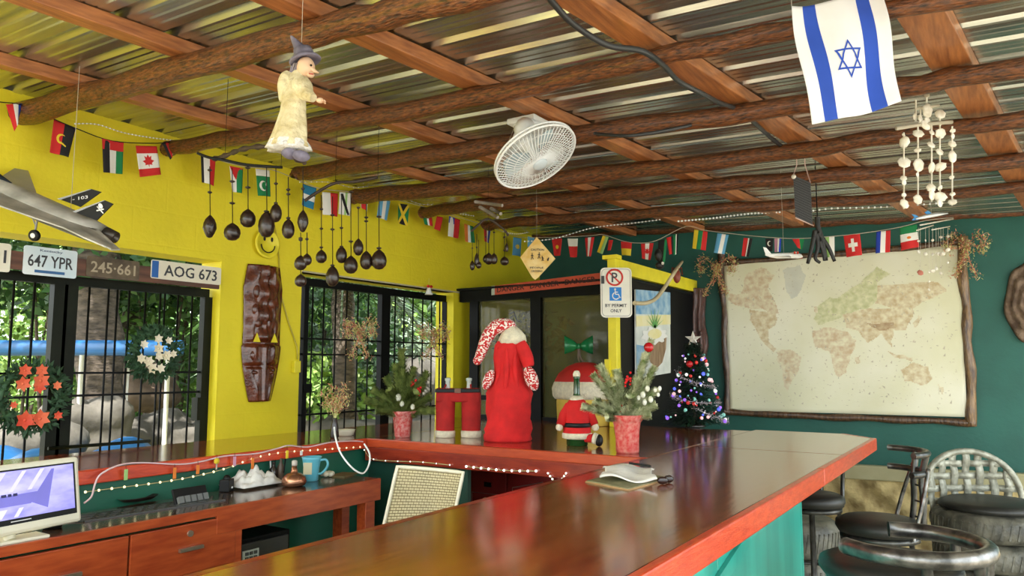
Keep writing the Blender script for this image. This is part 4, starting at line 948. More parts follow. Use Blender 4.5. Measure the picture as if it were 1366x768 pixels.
# diamond sign
dc=at(717,345,5.35); k=5.35/1000; ds=thing('diamond_sign','yellow diamond warning sign with small black figures hung near the wall corner','sign',dc)
D=lambda x,y,h=0: at(x,y,5.35-h)
MB().poly([D(716,316),D(741,345),D(718,370),D(714,373),D(710,370),D(694,343)],HN*.004).build('sign_plate',mat('worn_yellow_sign',(.72,.42,.06),.5,scale=12,col2=(.85,.66,.30)),ds)
text('CAUTION',D(717,333,.003),HRT,Z3,18*k,3*k,INK,ds); text('PEOPLE',D(716,357,.003),HRT,Z3,18*k,2.6*k,INK,ds); text('CROSSING',D(716,361.5,.003),HRT,Z3,15*k,2.6*k,INK,ds)
def fig(x,y,s,lean):
    f=MB(); q=lambda a,b:D(x+a*s,y+b*s,.004); f.sph(q(lean*1.2,-4),.004,6,5); f.tube([q(lean,-3),q(0,0)],.0035,5); f.tube([q(0,0),q(-1.6,4)],.0025,4); f.tube([q(0,0),q(1.6,3.6)],.0025,4); f.tube([q(-1.8,-1),q(lean*.8,-2.2),q(2,-.5)],.002,4); f.build('figure_marking',INK,ds)
fig(710,342,1,0); fig(719,341,1,.5); fig(724,345,.8,-.8); fig(731,346,.5,1.5)
MB().cyl(D(716,316),V((D(716,316).x,D(716,316).y,rz(D(716,316).x)-.004)),.001,n=4).build('hanging_line',STRING,ds)
# danger tape across the window header
tp=thing('danger_tape','red hazard tape reading DANGER across the black window header','tape',RM(735,378,.05))
T0=RM(660,387,.05); T1=RM(803,371,.05)
tu=(T1-T0).normalized(); tv=Z3
MB().poly([T0-tv*.04,T1-tv*.045,T1+tv*.045,T0+tv*.04],(0,.003,0)).build('tape',mat('red_tape',(.55,.07,.03),.4,var=.1),tp)
MB().poly([T0-tu*.035-tv*.04,T0-tv*.04,T0+tv*.04,T0-tu*.035+tv*.04],(0,.003,0)).build('tape_end',flat((.45,.5,.42),'tape_back'),tp)
L_=(T1-T0).length
for i in range(3): text('DANGER',T0+tu*L_*(.16+.325*i)-Y3*.002,tu,Z3,L_*.27,.045,flat((.06,.01,.01),'tape_ink'),tp)
# ================= FLORAL REFLECTIONS IN THE GLASS, BUILT AS A DARK PLANT BEHIND IT =================
vp=thing('reflection_plant','dark leafy shape behind the olive glass imitating floral reflections','plant',(RM(685,500).x-.1,RY+.45,0))
c=V((vp.location.x,vp.location.y,1.78)); m=foliage(c,(.42,.2,.28),90,.15,77); m.build('foliage',flat((.015,.02,.01),'reflection_leaf'),vp)
m=MB()
for dx,dz in((-.12,1.7),(.0,1.9),(.14,1.75),(.05,1.5)): m.tube([(c.x,c.y,.4),(c.x+dx*.6,c.y,1.1),(c.x+dx,c.y,dz)],.012,6)
m.build('stem',BSTR,vp); MB().lathe([(.11,0),(.14,.38),(.16,.4),(.13,.4),(.12,.3)],(c.x,c.y,.0),18).build('pot',BLK,vp)  # stems and pot complete the dark shape that stands for the reflection
# ================= PAINTING =================
fx=PXX-.022
def SW(px,py,off=0): return pl(px,py,X3,PXX+.02+off)
y0=PY+.16; 
PTG=lambda px,py,o=.0: SW(px,py,.012+o)
pg=thing('beach_painting','tall painting of a pineapple topped coconut drink on a beach, on the black side wall','painting',PTG(868,500))
A,B,Cc,Dd=PTG(846,386),PTG(892,390),PTG(893,497),PTG(847,505)
PB=mat('painted_sea',(.10,.30,.55),.6,scale=10,col2=(.45,.62,.72)); PW=mat('painted_sand',(.62,.66,.62),.6,scale=8,col2=(.8,.82,.78)); PYY=mat('painted_yellow',(.80,.72,.30),.6,col2=(.85,.80,.55)); PBR=mat('painted_coconut',(.20,.12,.06),.7,scale=30,stretch=(1,1,.2),col2=(.40,.27,.16)); PG=flat((.15,.45,.12),'painted_green')
q=[A,B,Cc,Dd]
MB().poly([q[3],q[2],q[1],q[0]],(.012,0,0)).build('canvas',PW,pg)
fo=.016
b=lambda u,v,h=0: bil(q,u,v)+X3*(.014+h)
MB().poly([b(0,0),b(1,0),b(1,.28),b(0,.28)],(.001,0,0)).poly([b(0,.62),b(.35,.66),b(.2,1),b(0,1)],(.001,0,0)).build('sky_paint',PB,pg)
MB().poly([b(0,.30),b(1,.28),b(1,.40),b(0,.42)],(.0012,0,0)).build('sand_paint',PYY,pg)
MB().poly([b(.24,.56,.002),b(.5,.62,.002),b(.86,.56,.002),b(.84,.70,.002),b(.72,.86,.002),b(.55,.92,.002),b(.38,.84,.002),b(.27,.70,.002)],(.001,0,0)).build('coconut',PBR,pg)
m=MB(); m.poly([b(.5+.36*math.cos(t)*(1+.12*math.sin(9*t)),.53+.095*math.sin(t)*(1+.2*math.sin(9*t)),.004) for t in [j*PI/16 for j in range(32)]],(.001,0,0)); m.build('cream_topping',WHT,pg)
m=MB(); m.poly([b(.5+.2*math.cos(t),.51+.06*math.sin(t),.006) for t in [j*PI/7 for j in range(14)]],(.001,0,0)); m.build('fruit',PYY,pg)
m=MB()
for j in range(7): a=-PI/2+(j-3)*.45; m.poly([b(.48,.44,.007),b(.52,.44,.007),b(.5+.26*math.cos(a),.38+.17*math.sin(a),.007)],(.001,0,0))
m.build('leaves',PG,pg)
# hose and small items at the corner of the black wall
MB().tube(curve([at(846,404,4.9),at(862,404,5.05),at(876,397,5.2),at(890,378,5.4),at(903,358,5.6),FW(910,349,.012)],6),.014,8).build('hose',mat('beige_hose',(.5,.42,.25),.6),label='beige hose curving from the parking sign up to the teal wall',cat='hose')
l=thing('toy_lobster','small red brown lobster ornament hanging near the yellow beam end','ornament',at(903,366,5.6))
MB().sph(at(903,368,5.6),(.03,.022,.055),12,8).build('body',mat('brown_red',(.22,.04,.02),.4),l)
for s in(-1,1): MB().tube([at(903,360,5.6),at(903+s*6,357,5.58),at(903+s*7,366,5.55)],.006,5).build('claw',mat('brown_red',(.22,.04,.02),.4),l)
d=thing('dark_ornament','small dark hanging figurine at the end of the yellow beam','ornament',at(878,352,5.75))
MB().sph(at(878,340,5.75),(.03,.03,.05),10,8).sph(at(880,354,5.74),(.035,.03,.03),10,8).build('body',mat('black_root',(.012,.011,.010),.5,bump=.3),d)
MB().sph(at(884,351,5.7),(.012,.012,.012),8,6).build('head',SHL,d)
# ================= THINGS ON THE COUNTER =================
def P0(px,py): return onz(px,py,CZ)
GRN=mat('bottle_green',(.01,.06,.015),.08,var=.1,spec=.8); 
def lath(par,name,m,c,prof,sq=(1,1),n=22,label=None): return MB().lathe([(r,z) for r,z in prof],c,n,None,0,sq).build(name,m,par,label=label)
# red trousers bottle holder
c=P0(611,583); k=HN.dot(c)/1000; tr=thing('red_trousers','red felt santa trousers with black belt holding two bottles','decoration',c)
RTR=mat('red_trouser_felt',(.40,.012,.010),.85,var=.18,scale=14,bump=.15,bs=80)
for s in(-1,1):
    o=c+HRT*s*17*k
    vs=[(13*k,.02),(13.2*k,10*k),(13.5*k,30*k),(14*k,45*k),(13.5*k,56*k),(12*k,64*k)]
    lath(tr,'trouser_leg',RTR,o,vs,(1,.8)); lath(tr,'fur_cuff',FUR,o,[(12*k,0),(14*k,.5*k),(14.2*k,8*k),(13*k,9*k)],(1,.85))
    lath(tr,'bottle_neck',mat('clear_glass_bottle',(.55,.62,.56),.05,var=.05),o-HRT*s*3*k,[(9*k,50*k),(5*k,60*k),(3*k,66*k),(3*k,73*k),(4*k,74*k),(4*k,77*k),(.5*k,78*k)])
R=RZ
MB().box(c+Z3*54*k,(57*k,22*k,16*k),R).build('trouser_seat',RTR,tr,bevel=.012)
MB().box(c+Z3*61*k,(59*k,25*k,5*k),R).build('belt',BSTR,tr,bevel=.004)
MB().box(c+Z3*61*k-HN*13*k,(8*k,2*k,6*k),R).build('buckle',flat((.18,.08,.05),'dark_buckle'),tr)
for s in(-1,1): MB().tube([c+Z3*63*k+HRT*s*18*k-HN*12*k,c+Z3*69*k+HRT*s*16*k],.006,6).build('strap',RTR,tr)
# tall red sack with hat
c=P0(679,588); k=HN.dot(c)/1000; sk=thing('red_sack','tall red fabric santa sack figure with patterned hat and mittens','decoration',c)
KNT=mat('red_white_knit',(.55,.02,.02),.9,scale=75,stretch=(1,1,1.6),col2=(.85,.78,.7),det=0)
for e_,p_ in zip([n for n in KNT.node_tree.nodes if n.type=='VALTORGB'][0].color_ramp.elements,(.5,.56)): e_.position=p_
def ring(par,name,m,rows,fold=.05,n=32,fr=5):
    vs=[];fs=[]
    for i,(dx,dy,rx,ry) in enumerate(rows):
        o=c+HRT*dx*k+Z3*dy*k
        for j in range(n):
            t=2*PI*j/n; q=1+fold*math.sin(t*fr+i*.5)+fold*.6*math.sin(t*9-i); vs.append(o+HRT*rx*k*math.cos(t)*q+HN*ry*k*math.sin(t)*q)
    for i in range(len(rows)-1):
        for j in range(n): fs.append((i*n+j,i*n+(j+1)%n,(i+1)*n+(j+1)%n,(i+1)*n+j))
    fs+=[tuple(reversed(range(n))),tuple((len(rows)-1)*n+j for j in range(n))]
    return MB().add(vs,fs,0,True).build(name,m,par)
ring(sk,'sack',RED,[(-2,0,29,22),(-2,2,31,24),(-3,8,31,24),(-2,11,30,23),(-2,16,31,25),(-1,19,30,24),(0,26,29,24),(0,30,28,24),(0,38,29,24),(0,48,29,23),(1,55,30,22),(1,62,31,22),(1,67,28,20),(0,74,23,18),(0,84,20,16),(-1,96,19,15),(-1,108,20,15),(0,118,20,15),(1,125,20,15),(1,130,17,13),(1,134,10,8)],.05)
for a in(-.9,-.2,.5): 
    MB().tube(curve([c+Z3*122*k+(HRT*math.sin(a)*18-HN*math.cos(a)*14)*k,c+Z3*95*k+(HRT*math.sin(a)*15-HN*math.cos(a)*16)*k,c+Z3*68*k+(HRT*math.sin(a)*24-HN*math.cos(a)*19)*k],4),[.006+.012*math.sin(i/8*PI) for i in range(9)],8).build('fold',RED,sk)
MB().tube(curve([c+(HRT*14+Z3*128)*k-HN*8*k,c+(HRT*22+Z3*112)*k-HN*10*k,c+(HRT*26+Z3*97)*k-HN*12*k],4),[8*k,8.5*k,9*k,9*k,9*k,9*k,8.5*k,8*k,7*k],12).build('arm',RED,sk)
MB().sph(c+(HRT*29+Z3*82)*k-HN*13*k,(9*k,8*k,17*k),14,10,Matrix.Rotation(-.35,3,HN)).build('mitten',KNT,sk)
MB().sph(c+(-HRT*27+Z3*80)*k-HN*8*k,(7*k,7*k,14*k),14,10,Matrix.Rotation(.4,3,HN)).build('mitten',KNT,sk)
ring(sk,'hat_band',FUR,[(3,126,17,14),(4,131,19,16),(5,138,17,15),(4,145,12,12),(2,150,8,8),(0,151,4,4)],.03)
MB().tube(curve([c+(HRT*8+Z3*147)*k,c+(HRT*-2+Z3*151)*k,c+(-HRT*16+Z3*150)*k,c+(-HRT*28+Z3*138)*k,c+(-HRT*36+Z3*118)*k,c+(-HRT*41+Z3*106)*k],4),[4*k,6*k,8*k,9*k,10*k,10*k,10*k,10*k,10*k,9.5*k,9*k,9*k,8.5*k,8*k,8*k,7.5*k,7*k,7*k,6.5*k,6*k,6*k],12).build('hat',KNT,sk)
MB().sph(c+(-HRT*42+Z3*105)*k,(6*k,6*k,6*k),12,8).build('pompom',KNT,sk)
# plain yellow tub under a red and cream felt hat with green bow
c=P0(783,568)+HN*.12; k=HN.dot(c)/1000; c=V((c.x,c.y,CZ)); hb=thing('santa_hat_tub','red felt hat with cream band and green bow on a plain yellow tub','decoration',c)
kk=1.0
lath(hb,'tub',mat('yellow_felt',(.72,.50,.08),.8,var=.08),c,[(34*k,0),(37*k,1*k),(38*k,30*k),(37*k,42*k)])
lath(hb,'hat_band',FUR,c,[(40*k,34*k),(43*k,38*k),(44*k,48*k),(41*k,56*k),(38*k,58*k)])
lath(hb,'hat_crown',mat('red_hat_felt',(.48,.015,.012),.7,var=.1),c,[(40.5*k,52*k),(40*k,58*k),(35*k,67*k),(24*k,76*k),(12*k,81*k),(3*k,82*k)])
GB=mat('green_ribbon',(.01,.16,.05),.25,.1,var=.3)
bc_=c+(-HRT*8+Z3*103)*k
MB().tube(curve([bc_,bc_-Z3*14*k+HRT*2*k,bc_-Z3*22*k+HRT*7*k],3),[.008]*7,6).tube(curve([bc_,bc_-Z3*12*k-HRT*1*k,bc_-Z3*22*k+HRT*1*k],3),[.006]*7,6).build('stalk',mat('brown_wire',(.1,.07,.05),.4,.3),hb)
for s in(-1,1):
    def bw(u,v,s=s): 
        x=2+17*u; h=(3+10*u**.7)*(v-.5)*1.9; return bc_+(HRT*s*x+Z3*(h+2*u)-HN*(4*math.sin(v*PI)+2*math.sin(u*6)))*k
    MB().grid(bw,8,8).build('bow_loop',GB,hb,solid=.003)
MB().sph(bc_,(3.4*k,4*k,4*k),10,8).build('bow_knot',GB,hb)
# small santa suit bottle
c=P0(770,594); k=HN.dot(c)/1000; sb=thing('santa_bottle','green bottle dressed in small red santa suit with black belt','bottle',c)
lath(sb,'bottle',GRN,c,[(13*k,0),(14*k,1*k),(14*k,40*k),(12*k,52*k),(6*k,62*k),(4.3*k,68*k),(4*k,86*k),(4.6*k,87*k),(4.6*k,90*k),(2*k,91*k)])
lath(sb,'coat',RED,c,[(18*k,12*k),(19*k,14*k),(18*k,24*k),(17.5*k,32*k),(17*k,44*k),(14.5*k,54*k),(8*k,62*k)],(1,.95))
lath(sb,'fur_hem',FUR,c,[(17*k,9*k),(20*k,10*k),(20*k,16*k),(18*k,17*k)],(1,.95)); lath(sb,'collar',FUR,c,[(8*k,56*k),(10.5*k,57*k),(9*k,62*k),(6*k,65*k)])
lath(sb,'belt',BSTR,c,[(18*k,24*k),(19*k,25*k),(19*k,29*k),(18*k,30*k)],(1,.95)); lath(sb,'pompom',FUR,c,[(1*k,88*k),(4.5*k,89*k),(5*k,93*k),(3.5*k,97*k),(.8*k,98*k)])
for s in(-1,1):
    e=c+(HRT*s*22+Z3*27)*k-HN*5*k
    MB().tube([c+(HRT*s*9+Z3*52)*k,c+(HRT*s*17+Z3*40)*k-HN*2*k,e],[6.5*k,6.5*k,6*k],10).build('sleeve',RED,sb)
    MB().sph(e-Z3*3*k+HRT*s*1.5*k,(5*k,5*k,5*k),10,8).build('mitten',FUR,sb)
MB().tube([c+(HRT*10+Z3*10)*k-HN*10*k,c+(HRT*20+Z3*11)*k-HN*16*k],[5*k,6*k],10).build('small_hat',RED,sb)
MB().tube([c+(HRT*20+Z3*11)*k-HN*16*k,c+(HRT*24+Z3*10)*k-HN*18*k],[7.5*k,7*k],12).build('hat_trim',FUR,sb)
MB().sph(c+(HRT*27+Z3*8)*k-HN*15*k,(5*k,7*k,8*k),10,8).build('boot',BSTR,sb)
# fir sprigs in wrapped pots
def fir(c,k,tips,lab,snow,wrap,pot,seed,extra=None):
    t=thing('potted_fir_sprig',lab,'plant',c,'decorated fir sprigs on the bar'); rd=random.Random(seed)
    NG=mat('fir_green_snowy' if snow else 'fir_green',(.17,.24,.06) if snow else (.07,.12,.02),.6,scale=30,col2=(.78,.78,.52) if snow else (.32,.38,.10))
    base=c+Z3*pot[1]*.9*k
    for (dx,dy,dz,w0) in tips:
        e=c+(HRT*dx+Z3*dy+HN*dz)*k; mid=base.lerp(e,.5)+Z3*4*k; cl=curve([base,mid,e],9); m=MB(); m.tube(cl,.0022,5)
        for i in range(3,len(cl)):
            f=i/len(cl); d=(cl[i]-cl[i-1]).normalized()
            for j in range(60):
                a=rd.uniform(0,2*PI); s1=d.cross(Z3).normalized(); s2=s1.cross(d); r_=(s1*math.cos(a)+s2*math.sin(a)); L=w0*k*rd.uniform(.7,1.15)*(1.15-.55*f)
                p=cl[i-1].lerp(cl[i],rd.random()); tip=p+r_*L*.75+d*L*.65; sd=r_.cross(d)*.0030; m.add([p-sd,p+sd,tip+sd*.6,tip-sd*.5],[(0,1,2,3)])
        m.build('sprig',NG,t)
    n=26; rows=[(.0,.78),(.08,.85),(.5,.92),(.9,1.0),(1.0,1.08),(1.18,1.35)]; vs=[];fs=[]
    for i,(h,r) in enumerate(rows):
        for j in range(n):
            a=2*PI*j/n; q=1+.08*math.sin(a*6+i)+(.14*math.sin(a*5) if i>4 else 0); vs.append(c+V((pot[0]*k*r*q*math.cos(a),pot[0]*k*r*q*math.sin(a),pot[1]*k*h)))
    for i in range(len(rows)-1):
        for j in range(n): fs.append((i*n+j,i*n+(j+1)%n,(i+1)*n+(j+1)%n,(i+1)*n+j))
    fs+=[tuple(reversed(range(n)))]
    MB().add(vs,fs,0,True).build('wrapped_pot',wrap,t,solid=.002)
    m=MB()
    for (dx,dy) in ((extra or {}).get('berries',[])):
        for q in range(6): m.sph(c+(HRT*(dx+rd.uniform(-4,4))+Z3*(dy+rd.uniform(-5,5))-HN*6)*k,1.7*k,7,5)
    if m.v: m.build('berries',RED,t,kind='stuff')
    for (dx,dy,r) in ((extra or {}).get('balls',[])): MB().sph(c+(HRT*dx+Z3*dy-HN*8)*k,r*k,14,10).build('bauble',mat('red_bauble',(.45,.01,.015),.15),t)
    for (dx,dy,r) in ((extra or {}).get('cones',[])): MB().sph(c+(HRT*dx+Z3*dy-HN*10)*k,(r*k,r*k,r*k*1.3),9,7).build('white_blossom',mat('cream_blossom',(.6,.6,.45),.7,scale=40,col2=(.85,.85,.75)),t)
    return t
WR1=mat('red_tinsel_wrap',(.50,.01,.01),.35,.1,scale=60,col2=(.62,.30,.26)); WR2=mat('red_plaid_wrap',(.55,.02,.02),.6,scale=50,col2=(.62,.22,.17))
c=P0(537,583); fir(c,HN.dot(c)/1000,[(-2,112,0,13),(-10,92,3,13),(14,88,-4,12),(-38,60,3,13),(30,82,0,13),(-46,48,-5,13),(-30,36,-12,12),(34,52,-6,13),(38,34,5,12),(-14,60,-14,12),(16,56,-14,12),(2,80,6,12),(-22,76,4,12),(24,66,8,12)],'smaller green fir sprig in a red tinsel wrapped pot beside the trousers',0,WR1,(12,29),1,{'berries':[(15,72),(10,52),(22,60)],'cones':[(-5,52,4),(0,44,3),(14,40,3)]})
c=P0(837,604); fir(c,HN.dot(c)/1000,[(-34,112,0,14),(-42,100,4,12),(26,128,0,12),(34,146,2,11),(36,110,-4,12),(-56,60,-4,12),(-40,66,-6,13),(-18,84,-8,14),(-12,104,6,14),(12,92,-8,14),(24,88,4,14),(34,62,-6,13),(26,50,-8,12),(-24,48,-10,12),(2,70,-12,13),(38,80,4,12)],'larger frosted fir sprig in a red plaid wrapped pot on the bar corner',1,WR2,(17,42),2,{'berries':[(1,92),(2,100),(-6,50),(-4,58)],'balls':[(29,138,6.5)],'cones':[(20,76,3.4),(26,84,3.2),(36,82,2.4),(22,66,3),(30,70,3.4),(40,76,2.2),(14,72,2.6),(42,84,2.6)]})
# dried sprig and dish
c=P0(446,584); k=HN.dot(c)/1000; ds_=thing('dried_sprig','dried tinsel sprig in a small dark vase near the second gate','decoration',c); rd=random.Random(5)
m=MB(); m.lathe([(5*k,0),(6*k,2*k),(5*k,14*k),(3*k,24*k),(3.6*k,26*k)],c,14); m.build('vase',mat('dark_vase',(.03,.025,.02),.2),ds_)
for (dx,dy) in((-18,60),(-8,68),(4,64),(14,70),(18,55),(-12,45),(8,44),(0,50)):
    m=MB(); pts=[c+Z3*22*k,c+(HRT*dx*.4+Z3*(22+(dy-22)*.6))*k,c+(HRT*dx+Z3*dy)*k]; m.tube(curve(pts,4),.0015,4,mi=0); tuft(m,pts[1:],.03,80,rd,.011); m.build('twig',[TIG,TIN],ds_)
c=P0(460,581); k=HN.dot(c)/1000; t=thing('white_dish','small cream oval dish on the bar beside the dried sprig','dish',c)
lath(t,'dish',CREAM,c,[(8*k,0),(11*k,1*k),(13*k,7*k),(13.5*k,8*k),(12*k,8*k),(10*k,3*k)])
# christmas tree
c=P0(927,569); c=V((c.x,c.y,CZ)); k=HN.dot(c)/1000; xt=thing('christmas_tree','small dark christmas tree with coloured lights, tinsel and silver star','christmas tree',c); rd=random.Random(9)
XG=mat('tree_dark_green',(.005,.02,.010),.6,scale=20,col2=(.015,.06,.025))
m=MB(); 
def cone(h): return (40-31*((h-4)/106)**.9)*k
for i in range(4200):
    h=4+106*(rd.random()**1.25); a=rd.uniform(0,2*PI); r=cone(h)*rd.uniform(.35,1.0)*(1+.14*math.cos((h%19)/19*2*PI)); p=c+V((r*math.cos(a),r*math.sin(a),h*k)); d=V((math.cos(a),math.sin(a),rd.uniform(-.6,.4))).normalized(); s=d.cross(Z3)*.006; L=rd.uniform(.022,.042)
    m.add([p-s,p+s,p+d*L+s,p+d*L-s],[(0,1,2,3)])
m.build('branches',XG,xt); MB().cyl(c,c+Z3*105*k,.012,.004,8).build('trunk',BARK,xt); lath(xt,'base',mat('dark_vase',(.03,.025,.02),.2),c,[(14*k,0),(15*k,1*k),(10*k,6*k),(3*k,7*k)])
sc2=c+Z3*115*k-HN*2*k
m=MB(); st_=[sc2+(HRT*math.sin(j*PI/5)+Z3*math.cos(j*PI/5))*(11.5 if j%2==0 else 4.6)*k for j in range(10)]
for sg in(-1,1):
    for j in range(10): m.add([st_[j],st_[(j+1)%10],sc2-HN*3*k*sg],[(0,1,2)])
m.build('star',mat('silver_star',(.75,.72,.66),.35,.4,var=.06),xt)
cols=[((.85,.05,.04),'r'),((.30,.12,.75),'p'),((.10,.14,.85),'b'),((.35,.85,.75),'t'),((.85,.85,.8),'w'),((.75,.45,.45),'k')]
for i in range(84):
    h=rd.uniform(8,96); a=HD-PI/2+rd.uniform(-1.6,1.6); r=cone(h)*1.04; p=c+V((r*math.cos(a),r*math.sin(a),h*k)); cc,nm=cols[i%6]
    sz=rd.choice([1.2,1.5,2.2,2.6]); lit=i%3!=0
    MB().sph(p,sz*k,8,6).build('light_bulb' if lit else 'bauble',mat('tree_light_'+nm+('_lit' if lit else ''),cc,.25,emis=.5 if lit else 0,var=.05),xt)
MB().sph(c+(-HRT*9+Z3*82)*k-HN*17*k,4.6*k,12,9).build('bauble',mat('red_bauble',(.45,.01,.015),.15),xt)
TNS=mat('silver_pink_tinsel',(.45,.40,.45),.3,.5,scale=90,col2=(.8,.72,.75))
for h0,h1,a0,a1 in((76,52,-1.9,1.5),(44,34,-1.8,1.7),(26,8,-.2,1.9)):
    m=MB(); pts=[]
    for j in range(9): f=j/8; h=h0+(h1-h0)*f-6*math.sin(f*PI); a=HD-PI/2+a0+(a1-a0)*f; r=cone(max(h,5))*1.06; pts.append(c+V((r*math.cos(a),r*math.sin(a),h*k)))
    tuft(m,pts,.022,260,rd,.009,0); m.tube(curve(pts,3),.002,4); m.build('tinsel',TNS,xt)
# coaster board, cloth, knife, shades
q=[P0(782,643),P0(838,654),P0(893,639),P0(842,630)]; cc=sum(q,V())/4
ck=thing('cork_mat','small green cork mat lying on the bar','mat',cc)
MB().poly(q,(0,0,.008)).build('mat',mat('green_cork',(.16,.16,.07),.7,scale=30,col2=(.30,.28,.15)),ck,bevel=.003)
MB().tube(q,.005,6,True).build('rim',mat('cork_edge',(.45,.28,.12),.7),ck)
c0=P0(838,638)+Z3*.012
a_=(P0(873,641)-P0(800,637)); b_=(P0(838,628)-P0(838,646))
MB().grid(lambda u,v: c0+a_*(u-.5)*(1-.15*math.sin(v*PI))+b_*(v-.5)*(1-.2*abs(u-.5))+Z3*(.012+.012*math.sin(u*7+v*5)*math.sin(v*6+1)+.014*math.exp(-((u-.45)**2+(v-.7)**2)*20)),22,16).build('folded_cloth',mat('white_cotton',(.80,.79,.72),.9,var=.05,bump=.2),label='crumpled white cloth lying on the cork mat',cat='cloth',solid=.006)
MB().beam(P0(840,632)+Z3*.045,P0(868,635)+Z3*.04,.012,.008).build('cloth_peg',BSTR,label='small black pen lying on the white cloth',cat='pen')
sg_=thing('sunglasses','folded dark sunglasses at the right end of the white cloth','glasses',P0(888,645))
MB().sph(P0(884,646)+Z3*.015,(.022,.006,.015),10,6,RZ).sph(P0(892,644)+Z3*.015,(.02,.006,.015),10,6,RZ).build('lens',flat((.03,.015,.012),'dark_lens',.1),sg_)
MB().tube([P0(880,646)+Z3*.02,P0(888,645)+Z3*.022,P0(893,641)+Z3*.02],.003,5).build('frame',BSTR,sg_)
# ================= BACK WALL: MAP =================
MP=lambda x,y,o=.05: FW(x,y,o)
mp_=thing('world_map','large pale world map in a rough log frame on the teal back wall','map',MP(1135,555))
PAP=mat('map_paper',(.74,.72,.48),.6,scale=1.6,col2=(.86,.84,.68),bump=.05)
q=[MP(966,351),MP(1280,327),MP(1290,556),MP(974,547)]
def mpt(u,v,h=0):
    p=bil(q,u,v); fold=.006*math.sin((u*3+v)*4)*v+.012*max(0,v-.5)*math.sin(u*16+v*3)
    return p-FN*(.012+fold+h)
MB().grid(lambda u,v:mpt(u,1-v),60,40).build('paper',PAP,mp_,solid=.001)
A_n=mat('map_antarctic_tint',(.60,.58,.44),.6,var=.06)
def uvof(x,y): # zoomed map pixel -> uv
    X=940+x/2.4765; Y=280+y/2.4765
    u=(X-968)/(1284-968); top=351+(327-351)*u; bot=547+(556-547)*u; return u,(Y-top)/(bot-top)
def sub(outl,step=.03):
    return outl
def land(name,pts,m,h=.0022,lab=None):
    uv=[uvof(*p) for p in pts]; o=[]
    for i,(u,v) in enumerate(uv):
        u2,v2=uv[(i+1)%len(uv)]
        for t in(0,.33,.66): o.append((u+(u2-u)*t+random.uniform(-.004,.004),v+(v2-v)*t+random.uniform(-.006,.006)))
    import mathutils
    tr=mathutils.geometry.tessellate_polygon([[V((a,b,0)) for a,b in o]])
    # fill on a small grid so the print follows the sheet
    mb=MB(); us=[a for a,b in o]; vs_=[b for a,b in o]; st=.0042
    def inside(x,y):
        c=False; n=len(o)
        for i in range(n):
            x1,y1=o[i];x2,y2=o[(i+1)%n]
            if (y1>y)!=(y2>y) and x<(x2-x1)*(y-y1)/(y2-y1)+x1: c=not c
        return c
    U=min(us)
    while U<max(us):
        W_=min(vs_)
        while W_<max(vs_):
            if inside(U+st/2,W_+st*.7): mb.add([mpt(U,W_,h),mpt(U+st,W_,h),mpt(U+st,W_+st*1.4,h),mpt(U,W_+st*1.4,h)],[(0,1,2,3)])
            W_+=st*1.4
        U+=st
    return mb.build(name,m,mp_,label=lab)
LG=mat('map_land_green',(.52,.54,.26),.6,scale=22,col2=(.76,.74,.48)); LT_=mat('map_land_tan',(.58,.44,.24),.6,scale=24,col2=(.80,.74,.52)); LB=mat('map_land_brown',(.38,.24,.12),.6,scale=16,col2=(.60,.48,.30)); LP=mat('map_land_pink',(.62,.46,.28),.6,scale=24,col2=(.80,.76,.54))
land('continent',[(150,215),(210,190),(250,215),(225,260),(250,300),(262,340),(240,350),(205,330),(165,330),(110,320),(80,300),(85,280),(130,280)],LP,.002,'green and pink northern land on the map')
land('continent',[(160,330),(250,345),(255,372),(222,398),(225,440),(252,462),(240,472),(200,440),(178,400),(158,365)],LT_,.0024)
land('continent',[(285,195),(340,182),(362,215),(330,288),(308,298),(288,260)],mat('map_land_white',(.66,.66,.55),.6,var=.05),.002)
land('continent',[(250,470),(300,463),(335,490),(325,530),(300,565),(280,600),(268,575),(268,530),(250,505)],LP,.002)
land('continent',[(375,402),(430,390),(492,402),(520,435),(500,490),(482,540),(457,556),(440,520),(430,470),(385,455)],LP,.002,'orange tan african continent on the map')
land('continent',[(385,362),(400,322),(440,290),(472,292),(482,350),(440,372),(400,385)],LG,.002)
land('continent',[(470,292),(540,240),(600,190),(640,215),(600,240),(592,300),(560,328),(480,345)],LG,.0026,'olive green region at the top of the map')
land('continent',[(590,250),(700,245),(780,240),(812,268),(750,300),(700,330),(640,325),(590,310)],LT_,.002)
land('continent',[(482,345),(560,328),(700,318),(708,345),(680,395),(640,400),(634,455),(600,412),(558,440),(530,402),(490,392)],LT_,.0024)
land('continent',[(560,378),(640,372),(650,390),(600,402)],LB,.0032)
land('continent',[(660,530),(700,508),(740,518),(758,560),(722,582),(672,565)],LT_,.002)
for pts in ([(620,470),(660,480),(700,492),(690,500),(640,488)],[(702,380),(722,350),(728,362),(712,395)],[(770,575),(790,595),(780,612)],[(384,322),(398,315),(396,342),(386,345)],[(518,490),(530,482),(528,512),(518,512)]): land('island',pts,LT_)
m=MB(); rd=random.Random(12)
for i in range(700):
    u=rd.uniform(.02,.97); v=rd.uniform(.03,.96); L=rd.uniform(.002,.010); h=.004
    if rd.random()<.5: m.add([mpt(u,v,h),mpt(u+L,v,h),mpt(u+L,v+.0025,h),mpt(u,v+.0025,h)],[(0,1,2,3)])
    else: m.add([mpt(u,v,h),mpt(u+L,v+rd.uniform(-.02,.02),h),mpt(u+L*.9,v+.004,h)],[(0,1,2)])
m.build('map_print',mat('map_faint_ink',(.55,.50,.36),.6),mp_,kind='stuff')
